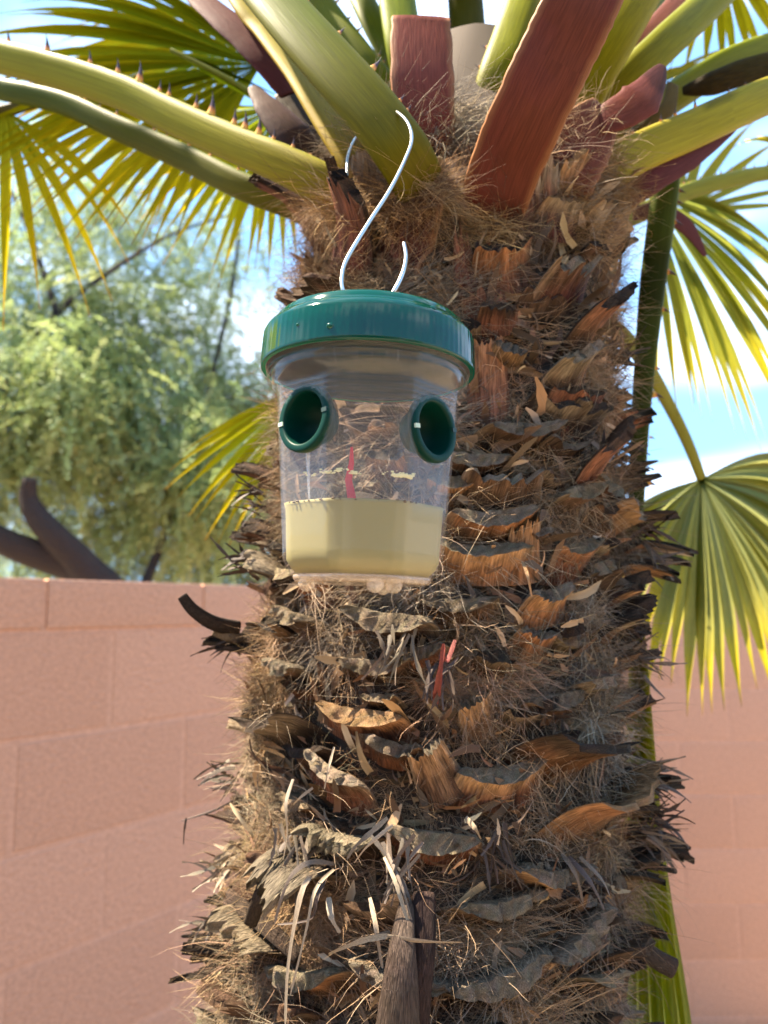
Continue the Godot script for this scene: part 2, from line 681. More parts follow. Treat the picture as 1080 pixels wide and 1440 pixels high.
func build_trap() -> void:
	var foot := at(508, 822, 0.43)
	var head := at(517.5, 525, 0.43)
	var t := thing("insect_trap", "clear plastic jar trap with green screw lid half full of cloudy liquid on a wire", "insect trap", foot)
	var y_ax := (head - foot).normalized()
	var z_ax := (Vector3.BACK - y_ax * y_ax.z).normalized()
	t.basis = Basis(y_ax.cross(z_ax), y_ax, z_ax)
	var rim := (head - foot).length()                                    # lid rim above the base
	var turn := deg_to_rad(4.5)
	var n := 192
	# jar wall
	var mb := MB.new()
	var wall := [[0.0030, 0.0375, 0.0], [0.0050, 0.0383, 0.0], [0.0075, 0.0400, 0.0], [0.0105, 0.0420, 0.0], [0.0125, 0.0426, 0.0], [0.0160, 0.0428, 0.0]]
	for k in 64:
		var f := (k + 1) / 64.0
		wall.append([lerpf(0.016, rim - 0.0145, f), lerpf(0.0428, 0.0494, f), 0.0])
	wall.append_array([[rim - 0.0135, 0.0497, 0.1], [rim - 0.0125, 0.0504, 0.45], [rim - 0.0112, 0.0516, 0.85], [rim - 0.0100, 0.0524, 1.0]])
	for k in 30:                                                         # threads of the neck
		var f := k / 29.0
		var bead := pow(0.5 + 0.5 * cos((f * 3.0 - 0.5) * TAU), 2.0)
		wall.append([rim - 0.0094 + 0.0104 * f, lerpf(0.0528, 0.0545, f) + 0.0014 * bead, 1.0])
	wall.append([rim + 0.0100, 0.0546, 1.0])
	loft(mb, wall, n, Color.WHITE, turn)
	bore(mb, [[turn - PI / 4, rim * 0.70], [turn + PI / 4, rim * 0.68]], 0.0160)
	obj("jar", mb.mesh(), mats.clear, t)
	# inner skin of the jar with the fine moulded ridges below the neck
	mb = MB.new()
	var skin := [[0.0140, 0.0395, 0.0], [0.0165, 0.0412, 0.0]]
	for k in 50:
		var f := (k + 1) / 50.0
		skin.append([lerpf(0.0165, rim - 0.033, f), lerpf(0.0412, 0.0471, f), 0.0])
	loft(mb, skin, n, Color.WHITE, turn)
	bore(mb, [[turn - PI / 4, rim * 0.70], [turn + PI / 4, rim * 0.68]], 0.0150)
	obj("jar_lining", mb.mesh(), mats.clear_inner, t)
	# fine moulded ridges round the jar below its neck
	mb = MB.new()
	var ridges := []
	for k in 61:
		var f := k / 60.0
		ridges.append([lerpf(rim - 0.032, rim - 0.0145, f), lerpf(0.0473, 0.0482, f) - 0.0013 * pow(0.5 + 0.5 * cos(f * 6.0 * TAU), 4.0), 0.0])
	ridges.append_array([[rim - 0.0120, 0.0492, 0.5], [rim - 0.0095, 0.0513, 1.0], [rim - 0.0035, 0.0526, 1.0], [rim + 0.0100, 0.0528, 1.0]])
	loft(mb, ridges, n, Color.WHITE, turn)
	bore(mb, [[turn - PI / 4, rim * 0.70], [turn + PI / 4, rim * 0.68]], 0.0165)
	obj("moulded_ridges", mb.mesh(), mats.clear_ridges, t)
	# thick base plate
	mb = MB.new()
	loft(mb, [[0.0000, 0.0340, 0.0], [0.0004, 0.0358, 0.0], [0.0016, 0.0366, 0.0], [0.0034, 0.0368, 0.0], [0.0044, 0.0362, 0.0]], n, Color.WHITE, turn)
	disc(mb, n, 0, 0.0, Color.WHITE, false)
	disc(mb, n, 4 * n, 0.0044, Color.WHITE, true)
	obj("base_plate", mb.mesh(), mats.base_plastic, t)
	for s in [[-0.0285, 0.012], [0.0080, 0.030], [0.0175, 0.021], [0.012, -0.028]]:
		mb = MB.new()
		ball(mb, Vector3.ZERO, Vector3(0.0046, 0.0044, 0.0046), Color.WHITE)
		obj("foot", mb.mesh(), mats.foot, t, Vector3(s[0], -0.0006, s[1]))
	# the bait liquid
	var level := rim * 0.345
	mb = MB.new()
	var liq := [[0.0049, 0.0356, 0.0], [0.0078, 0.0384, 0.0], [0.0118, 0.0406, 0.2], [0.0165, 0.0408, 0.3], [level - 0.001, 0.0422, 0.3], [level + 0.0004, 0.0429, 0.2], [level - 0.0002, 0.0418, 0.2]]
	loft(mb, liq, n, Color.WHITE, turn)
	disc(mb, n, 0, 0.0049, Color.WHITE, false)
	disc(mb, n, 6 * n, level - 0.0003, Color.WHITE, true)
	obj("liquid", mb.mesh(), mats.liquid, t)
	# dried froth that marks an older level
	mb = MB.new()
	for i in 130:
		var a := rr(-0.85, 0.62)
		if a > -0.05 and a < 0.32 and rng.randf() < 0.85:
			continue
		if a < -0.5 and rng.randf() < 0.8:
			continue
		var rel := fposmod(a - turn + PI / 8, PI / 4) - PI / 8
		var rad := 0.0438 / cos(rel)
		var sz := rr(0.00018, 0.00055)
		ball(mb, Vector3(sin(a) * rad, rim * 0.46 + rr(-0.0009, 0.0009) + 0.0006 * sin(a * 22.0), cos(a) * rad), Vector3(sz * rr(1, 2.4), sz, sz * 0.6), Color.WHITE, 4, 7)
	for i in 26:                                                         # one thick crust
		var a := lerpf(0.34, 0.56, i / 25.0)
		var rel := fposmod(a - turn + PI / 8, PI / 4) - PI / 8
		var rad := 0.0438 / cos(rel)
		ball(mb, Vector3(sin(a) * rad, rim * 0.452 + 0.0005 * sin(i * 1.7), cos(a) * rad), Vector3(0.0011, rr(0.0004, 0.0009), 0.0004), Color.WHITE, 4, 7)
	obj("froth_line", mb.mesh(), mats.froth, t)
	# red strip hanging inside
	mb = MB.new()
	var strip := PackedVector3Array([Vector3(-0.0068, level + 0.031, 0.020), Vector3(-0.0066, level + 0.022, 0.021), Vector3(-0.0078, level + 0.013, 0.0225), Vector3(-0.0060, level + 0.005, 0.024), Vector3(-0.0046, level - 0.004, 0.025)])
	ribbon(mb, strip, PackedFloat32Array([0.0014, 0.0028, 0.0038, 0.0044, 0.0042]), Vector3(0.15, 0, 1), Color.WHITE, Color.WHITE, 0.15)
	obj("red_tag", mb.mesh(), mats.red_tag, t)
	mb = MB.new()
	for i in 34:                                                         # dirt and drowned midges against the wall
		var a := rr(-1.0, 1.0)
		var rel := fposmod(a - turn + PI / 8, PI / 4) - PI / 8
		var yy := level + rr(-0.0008, 0.0006) if i < 22 else rr(level + 0.002, level + 0.030)
		var rad := (0.0432 if i < 22 else 0.0436) / cos(rel)
		var sz := rr(0.0002, 0.0006)
		ball(mb, Vector3(sin(a) * rad, yy, cos(a) * rad), Vector3(sz * rr(1, 2.5), sz, sz), Color.WHITE, 4, 7)
	obj("specks", mb.mesh(), mats.speck, t)
	# run of liquid under the left port
	mb = MB.new()
	tube(mb, curve_points([Vector3(-0.0286, 0.0660, 0.0332), Vector3(-0.0282, 0.060, 0.0330), Vector3(-0.0276, 0.050, 0.0325), Vector3(-0.0270, 0.042, 0.0318)], 10), ramp(0.0011, 0.0004, 11), 8, Color.WHITE, Color.WHITE)
	obj("drip", mb.mesh(), mats.drip, t)
	port(t, turn - PI / 4, rim * 0.70, 0.0466, -0.05)
	port(t, turn + PI / 4, rim * 0.68, 0.0466, -0.05)
	# lid
	mb = MB.new()
	var lid := [[0.0571, rim - 0.0006], [0.0592, rim - 0.0010], [0.0598, rim - 0.0002], [0.0598, rim + 0.0012, 1.0], [0.0594, rim + 0.0100, 1.0], [0.0589, rim + 0.0178, 1.0], [0.0585, rim + 0.0190], [0.0574, rim + 0.0208], [0.0556, rim + 0.0224], [0.0538, rim + 0.0232], [0.0530, rim + 0.0246], [0.0522, rim + 0.0268], [0.0508, rim + 0.0280], [0.0490, rim + 0.0284], [0.0300, rim + 0.0284], [0.0005, rim + 0.0284]]
	lathe(mb, lid, 360, Color.WHITE, 0.00012, 90)
	var cap := obj("lid", mb.mesh(), mats.lid, t)
	mb = MB.new()
	lathe(mb, [[0.0005, rim + 0.0262], [0.0480, rim + 0.0262], [0.0530, rim + 0.0215], [0.0564, rim + 0.0170], [0.0568, rim + 0.0010], [0.0571, rim - 0.0006]], 96, Color.WHITE)
	obj("lid_lining", mb.mesh(), mats.lid_lining, cap)
	for s in [[-0.30, 0.0062, 0.0020], [-0.62, 0.0095, 0.0011], [0.62, 0.0205, 0.0022]]:
		mb = MB.new()
		ball(mb, Vector3.ZERO, Vector3(float(s[2]), float(s[2]) * 0.8, float(s[2]) * 0.6), Color.WHITE)
		var rad := 0.0594 if s[1] < 0.015 else 0.0566
		obj("raised_dot", mb.mesh(), mats.lid, cap, Vector3(sin(s[0]) * rad, rim + s[1], cos(s[0]) * rad))
	# wire: from a bent end through the lid, up and over the green stalk
	var inv := t.transform.affine_inverse()
	var pts := []
	for s in [[568, 342, 0.425], [571, 361, 0.420], [566, 385, 0.412], [553, 411, 0.408], [541, 424, 0.412], [518, 432, 0.418], [495, 424, 0.412], [483, 410, 0.408], [481, 388, 0.412], [489, 362, 0.420], [518, 314, 0.435], [549, 266, 0.452], [571, 222, 0.468], [579, 196, 0.480], [574, 174, 0.494], [560, 159, 0.515], [544, 152, 0.545], [528, 158, 0.565], [511, 181, 0.572], [497, 199, 0.568], [489, 222, 0.562], [488, 248, 0.556]]:
		pts.append(inv * at(s[0], s[1], s[2]))
	mb = MB.new()
	var wire := curve_points(pts, 150)
	tube(mb, wire, ramp(0.00118, 0.00118, 151), 10, Color.WHITE, Color.WHITE)
	obj("wire_hanger", mb.mesh(), mats.wire, t)


# ---------- walls, ground, tree ----------
func block_shape(size: Vector3, sd: int, split := false) -> ArrayMesh:
	# a concrete block: arrises rounded, its face slightly uneven; front is +z
	var mb := MB.new()
	var nx := 9
	var ny := 5
	var h := size * 0.5
	var b := 0.0035
	for r in ny + 1:
		for k in nx + 1:
			var x := lerpf(-h.x, h.x, float(k) / nx)
			var y := lerpf(-h.y, h.y, float(r) / ny)
			if k == 1:
				x = -h.x + b
			if k == nx - 1:
				x = h.x - b
			if r == 1:
				y = -h.y + b
			if r == ny - 1:
				y = h.y - b
			var z := h.z + noise.get_noise_3d(x * 30.0, y * 30.0, sd * 13.0) * 0.0012
			if k == 0 or k == nx or r == 0 or r == ny:
				z = h.z - b
			mb.pt(Vector3(x, y, z), Color.WHITE)
	mb.grid(0, ny + 1, nx + 1)
	var cols := nx + 1
	# sides back to the wall's middle
	var ring := []
	for k in cols:
		ring.append(k)
	for r in range(1, ny + 1):
		ring.append(r * cols + nx)
	for k in range(nx - 1, -1, -1):
		ring.append(ny * cols + k)
	for r in range(ny - 1, 0, -1):
		ring.append(r * cols)
	var m := ring.size()
	var first := mb.v.size()
	for q in ring:
		mb.pt(Vector3(mb.v[q].x, mb.v[q].y, -h.z), Color.WHITE)
	for q in ring:
		mb.pt(mb.v[q], Color.WHITE)
	mb.grid(first, 2, m, true)
	return mb.mesh()


func wall(label: String, from: Vector3, dir: Vector3, t0: float, t1: float, top: float, joint0: float) -> void:
	# the face stands on the line from + dir * t; blocks are laid in running bond under a half-height cap
	var turn := atan2(-dir.z, dir.x)
	var o := thing("block_wall", label, "wall", Vector3(from.x, 0, from.z))
	o.rotation.y = turn
	var joint := 0.0095
	var course := 0.2032
	var bl := 0.4064
	var rows := int(ceil((top - 0.1016 + 0.1) / course))
	var body := BoxMesh.new()
	body.size = Vector3(t1 - t0 - 0.01, top - 0.006, 0.19)
	obj("mortar", body, mats.mortar, o, Vector3((t0 + t1) / 2, (top - 0.006) / 2, -0.0965))
	var full := [block_shape(Vector3(bl - joint, course - joint, 0.05), 1), block_shape(Vector3(bl - joint, course - joint, 0.05), 2), block_shape(Vector3(bl - joint, course - joint, 0.05), 3)]
	var capm := [block_shape(Vector3(bl - joint, 0.1016 - joint * 0.5, 0.2), 4), block_shape(Vector3(bl - joint, 0.1016 - joint * 0.5, 0.2), 5)]
	var x := 0.0
	for r in rows:
		var y := top - 0.1016 - course * (r + 0.5)
		x = joint0 + (0.0 if r % 2 == 0 else bl / 2) - bl * ceil((joint0 - t0) / bl)
		while x + bl * 0.5 < t1:
			if x + bl * 0.5 > t0:
				obj("block", full[rng.randi() % 3], mats.block[rng.randi() % 3], o, Vector3(x + bl / 2, y, -0.0240 + rr(-0.0007, 0.0007)))
			x += bl
	x = joint0 - 0.16 - bl * ceil((joint0 - t0) / bl)
	while x + bl * 0.5 < t1:
		if x + bl * 0.5 > t0:
			obj("cap_block", capm[rng.randi() % 2], mats.block[rng.randi() % 3], o, Vector3(x + bl / 2, top - 0.0508, -0.0965 + rr(0.0, 0.001)))
		x += bl


func spray_mesh(pairs: int, droop: float) -> ArrayMesh:                 # a feathery twig, 1 long
	var mb := MB.new()
	var p := Vector3.ZERO
	var d := Vector3(0, -0.25, 1).normalized()
	var pts := PackedVector3Array()
	for i in pairs + 1:
		pts.append(p)
		p += d / pairs
		d = (d + Vector3(rr(-0.06, 0.06), -droop / pairs, 0)).normalized()
	tube(mb, pts, ramp(0.008, 0.003, pairs + 1), 3, Color(0.9, 0.8, 0.5), Color(0.8, 0.9, 0.5), 0.0, false)
	for i in range(1, pairs + 1):
		for e in [-1, 1]:
			var q := pts[i]
			var ld := Vector3(e * rr(0.7, 1.0), rr(-0.6, 0.15), rr(0.2, 0.7)).normalized()
			var l := rr(0.10, 0.17)
			var s := ld.cross(Vector3(rr(-0.3, 0.3), 1, rr(-0.3, 0.3))).normalized() * l * 0.16
			var sh := rr(0.75, 1.25)
			var c := Color(sh, sh, sh)
			var a := mb.pt(q, c)
			var b := mb.pt(q + ld * l * 0.5 + s, c)
			var e2 := mb.pt(q + ld * l, c)
			var f := mb.pt(q + ld * l * 0.5 - s, c)
			mb.quad(a, b, e2, f)
	return mb.mesh()


func build_tree() -> void:
	var root := at(150, 1100, 3.1)
	root.y = 0
	var o := thing("shade_tree", "feathery green tree with a bent dark limb, growing beyond the wall", "tree", root)
	var org := root
	var limbs := [
		[[[170, 1500, 3.1], [175, 1150, 3.1], [172, 880, 3.05], [120, 800, 3.0], [80, 758, 2.95], [52, 726, 2.93], [40, 700, 2.92], [42, 672, 2.9]], 0.086, 0.026],
		[[[150, 850, 3.05], [110, 800, 3.03], [60, 782, 3.0], [0, 758, 2.95], [-90, 700, 2.9], [-220, 560, 2.9], [-330, 380, 2.95]], 0.074, 0.032],
		[[[172, 900, 3.1], [250, 700, 3.5], [300, 520, 3.8], [330, 380, 4.0], [340, 250, 4.1]], 0.022, 0.006],
		[[[-60, 720, 2.95], [20, 520, 3.2], [80, 440, 3.3], [150, 385, 3.4], [240, 330, 3.6], [330, 300, 3.8]], 0.020, 0.005],
		[[[80, 440, 3.3], [60, 380, 3.4], [30, 300, 3.5], [-30, 180, 3.6]], 0.016, 0.006],
		[[[260, 650, 3.6], [180, 540, 3.7], [110, 480, 3.8], [30, 430, 3.9]], 0.022, 0.006],
	]
	for i in limbs.size():
		var pts := []
		for s in limbs[i][0]:
			pts.append(at(s[0], s[1], s[2]))
		if i == 0:
			pts[0] = root + Vector3(0, -0.05, 0)
		var mb := MB.new()
		mb.org = org
		tube(mb, curve_points(pts, 30), ramp(limbs[i][1], limbs[i][2], 31), 12, Color.WHITE, Color.WHITE, 0.25)
		obj("trunk" if i == 0 else "limb", mb.mesh(), mats.bark, o)
	# crown: clumps of drooping sprays
	var clumps := [
		[200, 600, 3.6, 0.46, 900], [70, 560, 3.3, 0.42, 760], [290, 680, 3.5, 0.34, 620], [130, 470, 3.6, 0.36, 460], [320, 560, 4.2, 0.36, 420], [250, 470, 4.0, 0.36, 300],
		[20, 640, 3.6, 0.34, 420], [60, 340, 3.7, 0.44, 230], [180, 330, 4.0, 0.42, 210], [300, 360, 4.2, 0.40, 180], [200, 740, 3.9, 0.44, 620], [60, 770, 4.2, 0.46, 460], [340, 770, 4.2, 0.36, 420],
		[-160, 560, 3.2, 0.55, 620], [-330, 420, 3.2, 0.65, 620], [-150, 300, 3.6, 0.6, 360], [100, 190, 4.2, 0.5, 110], [280, 200, 4.4, 0.4, 70], [430, 620, 4.6, 0.5, 420], [-40, 430, 3.5, 0.4, 330],
	]
	var where := [[], [], []]
	var tints := [[], [], []]
	for s in clumps:
		var mid := at(s[0], s[1], s[2]) - org
		var rad: float = s[3]
		var shade := rr(0.8, 1.25)
		for i in int(s[4] * 1.5):
			var d := Vector3(rng.randfn(), rng.randfn() * 0.9, rng.randfn()).normalized() * pow(rng.randf(), 0.45)
			var p := mid + d * rad
			p.y = maxf(p.y, 1.45)
			var k := rng.randi() % 3
			var b := Basis.from_euler(Vector3(rr(-0.2, 0.9), rr(0, TAU), rr(-0.4, 0.4))).scaled(Vector3.ONE * rr(0.12, 0.26))
			where[k].append(Transform3D(b, p))
			var c := lin(0.29, 0.38, 0.18).lerp(lin(0.44, 0.52, 0.27), rng.randf() * rng.randf())
			tints[k].append(vary(c * shade, 0.25))
	var crown := branch("crown", o)
	for k in 3:
		copies("leaf_sprays", spray_mesh(12, [0.7, 1.1, 0.4][k]), mats.tree_leaf, crown, where[k], tints[k])


# ---------- the house behind the viewer: it shows in the jar and lid, and throws light back on the palm ----------
func box(called: String, parent: Node, size: Vector3, mid: Vector3, material: Material) -> MeshInstance3D:
	var b := BoxMesh.new()
	b.size = size
	return obj(called, b, material, parent, mid)


func build_house() -> void:
	var h := thing("house", "tan stucco house front whose door and posts show as streaks reflected in the jar", "house", Vector3(0, 0, 3.6))
	var stucco := make_mat(0.9, false, lin(0.50, 0.36, 0.25))
	stucco.albedo_texture = mats.mortar.albedo_texture
	stucco.uv1_triplanar = true
	var white := make_mat(0.5, false, lin(0.78, 0.77, 0.74))
	var roof := make_mat(0.8, false, lin(0.34, 0.20, 0.14))
	var glass := make_mat(0.05, false, lin(0.03, 0.035, 0.04))
	box("wall", h, Vector3(6.4, 2.9, 0.2), Vector3(-4.0, 1.45, 0.1), stucco)
	box("wall", h, Vector3(5.0, 2.9, 0.2), Vector3(4.1, 1.45, 0.1), stucco)
	box("wall", h, Vector3(2.4, 0.8, 0.2), Vector3(0.4, 2.5, 0.1), stucco)
	box("roof", h, Vector3(14.0, 0.18, 2.6), Vector3(0, 2.99, 0.7), roof)
	box("fascia", h, Vector3(14.0, 0.22, 0.04), Vector3(0, 2.97, -0.63), white)
	var door := box("sliding_door", h, Vector3(2.4, 2.1, 0.03), Vector3(0.4, 1.05, 0.1), glass)
	for x in [-1.17, 0.0, 1.17]:
		box("frame", door, Vector3(0.06, 2.1, 0.07), Vector3(x, 0, -0.02), white)
	for x in [-2.6, 2.4]:
		box("post", h, Vector3(0.14, 2.88, 0.14), Vector3(x, 1.44, -0.5), white)


# ---------- materials ----------
func build_materials() -> void:
	var streak := tex(streak_image(256, 60.0, 5.0, 0.55, 1.0, 3))
	var streak_h := tex(streak_image(256, 60.0, 5.0, 0.0, 1.0, 3))
	var fine := tex(streak_image(256, 90.0, 3.0, 0.78, 1.0, 8))
	var m := make_mat(0.72)
	m.albedo_texture = streak
	m.heightmap_enabled = true
	m.heightmap_texture = streak_h
	m.heightmap_scale = 0.12
	m.metallic_specular = 0.25
	mats.boot = m
	m = make_mat(0.5)
	m.albedo_texture = fine
	m.heightmap_enabled = true
	m.heightmap_texture = streak_h
	m.heightmap_scale = 0.015
	m.metallic_specular = 0.2
	mats.sheath = m
	m = make_mat(0.46)
	m.albedo_texture = fine
	m.heightmap_enabled = true
	m.heightmap_texture = streak_h
	m.heightmap_scale = 0.010
	m.metallic_specular = 0.2
	mats.petiole = m
	m = make_mat(0.3)
	mats.thorn = m
	m = make_mat(0.45)
	m.albedo_texture = fine
	m.backlight_enabled = true
	m.backlight = Color(1.5, 1.5, 1.2)
	m.metallic_specular = 0.22
	mats.leaf = m
	m = make_mat(0.65)
	m.backlight_enabled = true
	m.backlight = Color(0.4, 0.4, 0.4)
	m.metallic_specular = 0.25
	mats.fibre = m
	m = make_mat(0.8)
	m.metallic_specular = 0.2
	mats.chip = m
	m = make_mat(0.7)
	m.albedo_texture = streak
	mats.dry = m
	m = make_mat(0.9, false, lin(0.050, 0.034, 0.023))
	mats.core = m
	m = make_mat(0.6)
	m.backlight_enabled = true
	m.backlight = Color(0.9, 0.9, 0.8)
	mats.tree_leaf = m
	# bark, blocks
	var rough_h := tex(speckle_image(512, 24.0, 0.0, 1.0, 5))
	m = make_mat(0.9, false, lin(0.022, 0.016, 0.014))
	m.heightmap_enabled = true
	m.heightmap_texture = rough_h
	m.heightmap_scale = 1.0
	m.uv1_triplanar = true
	m.uv1_world_triplanar = true
	m.uv1_scale = Vector3(4, 2, 4)
	mats.bark = m
	var blotch := tex(speckle_image(512, 30.0, 0.86, 1.0, 11, 1.5))
	mats.block = []
	for c in [lin(0.615, 0.335, 0.218), lin(0.596, 0.322, 0.208), lin(0.632, 0.347, 0.228)]:
		m = make_mat(0.88, false, c)
		m.albedo_texture = blotch
		m.heightmap_enabled = true
		m.heightmap_texture = rough_h
		m.heightmap_scale = 0.13
		m.uv1_triplanar = true
		m.uv1_world_triplanar = true
		m.uv1_scale = Vector3(3.1, 3.1, 3.1)
		mats.block.append(m)
	m = make_mat(0.9, false, lin(0.650, 0.365, 0.245))
	m.albedo_texture = blotch
	m.uv1_triplanar = true
	m.uv1_world_triplanar = true
	m.uv1_scale = Vector3(2.3, 2.3, 2.3)
	mats.mortar = m
	m = make_mat(0.95, false, lin(0.50, 0.39, 0.28))
	m.albedo_texture = tex(speckle_image(512, 60.0, 0.45, 1.0, 17, 2.2))
	m.uv1_triplanar = true
	m.uv1_world_triplanar = true
	m.uv1_scale = Vector3(1.7, 1.7, 1.7)
	mats.ground = m
	# the trap
	m = make_mat(0.02, false, Color(0.72, 0.72, 0.70, 0.05))
	m.transparency = BaseMaterial3D.TRANSPARENCY_ALPHA
	m.metallic_specular = 0.31
	mats.clear = m
	m = make_mat(0.06, false, Color(0.7, 0.7, 0.7, 0.03))
	m.transparency = BaseMaterial3D.TRANSPARENCY_ALPHA
	m.metallic_specular = 0.17
	mats.clear_inner = m
	m = make_mat(0.03, false, Color(0.8, 0.8, 0.76, 0.02))
	m.transparency = BaseMaterial3D.TRANSPARENCY_ALPHA
	m.metallic_specular = 0.42
	mats.clear_ridges = m
	m = make_mat(0.12, false, Color(srgb(236, 214, 184), 0.22))
	m.transparency = BaseMaterial3D.TRANSPARENCY_ALPHA
	mats.base_plastic = m
	m = make_mat(0.05, false, Color(srgb(240, 228, 206), 0.25))
	m.transparency = BaseMaterial3D.TRANSPARENCY_ALPHA
	mats.foot = m
	m = make_mat(0.10, false, Color(0.9, 0.9, 0.86, 0.25))
	m.transparency = BaseMaterial3D.TRANSPARENCY_ALPHA
	mats.drip = m
	m = make_mat(0.5, false, srgb(134, 126, 74))
	m.backlight_enabled = true
	m.backlight = Color(0.5, 0.46, 0.32)
	mats.liquid = m
	m = make_mat(0.5, false, srgb(215, 205, 150))
	mats.froth = m
	mats.speck = make_mat(0.6, false, srgb(84, 64, 36))
	m = make_mat(0.4, false, srgb(214, 44, 50))
	mats.red_tag = m
	m = make_mat(0.08, false, srgb(0, 56, 48))
	m.metallic_specular = 0.5
	m.backlight_enabled = true
	m.backlight = Color(0.02, 0.62, 0.48)
	mats.lid = m
	m = make_mat(0.9, false, srgb(0, 36, 30))
	m.specular_mode = BaseMaterial3D.SPECULAR_DISABLED
	mats.lid_lining = m
	m = make_mat(0.45, false, srgb(0, 46, 38))
	m.metallic_specular = 0.25
	m.backlight_enabled = true
	m.backlight = Color(0.01, 0.2, 0.15)
	mats.port = m
	m = make_mat(0.5, false, srgb(0, 40, 34))
	mats.port_dark = m
	m = make_mat(0.4, false, srgb(170, 190, 165))
	mats.catch_plastic = m
	m = make_mat(0.28, false, lin(0.50, 0.51, 0.48))
	m.metallic = 1.0
	mats.wire = m
	mats.thorn_shape = thorn_mesh()


const ORANGE := Vector3(190, 130, 80)
const TAN := Vector3(206, 158, 104)
const BROWN := Vector3(122, 92, 68)
const DARK := Vector3(88, 72, 58)
const GREY := Vector3(170, 150, 120)
const MAROON := Vector3(122, 70, 58)
const RUST := Vector3(150, 96, 68)


func tone(q: Vector3) -> Color:
	var c := srgb(q.x, q.y, q.z) * 0.95
	return c.lerp(Color(1, 1, 1) * c.get_luminance(), 0.14)


var faces := []


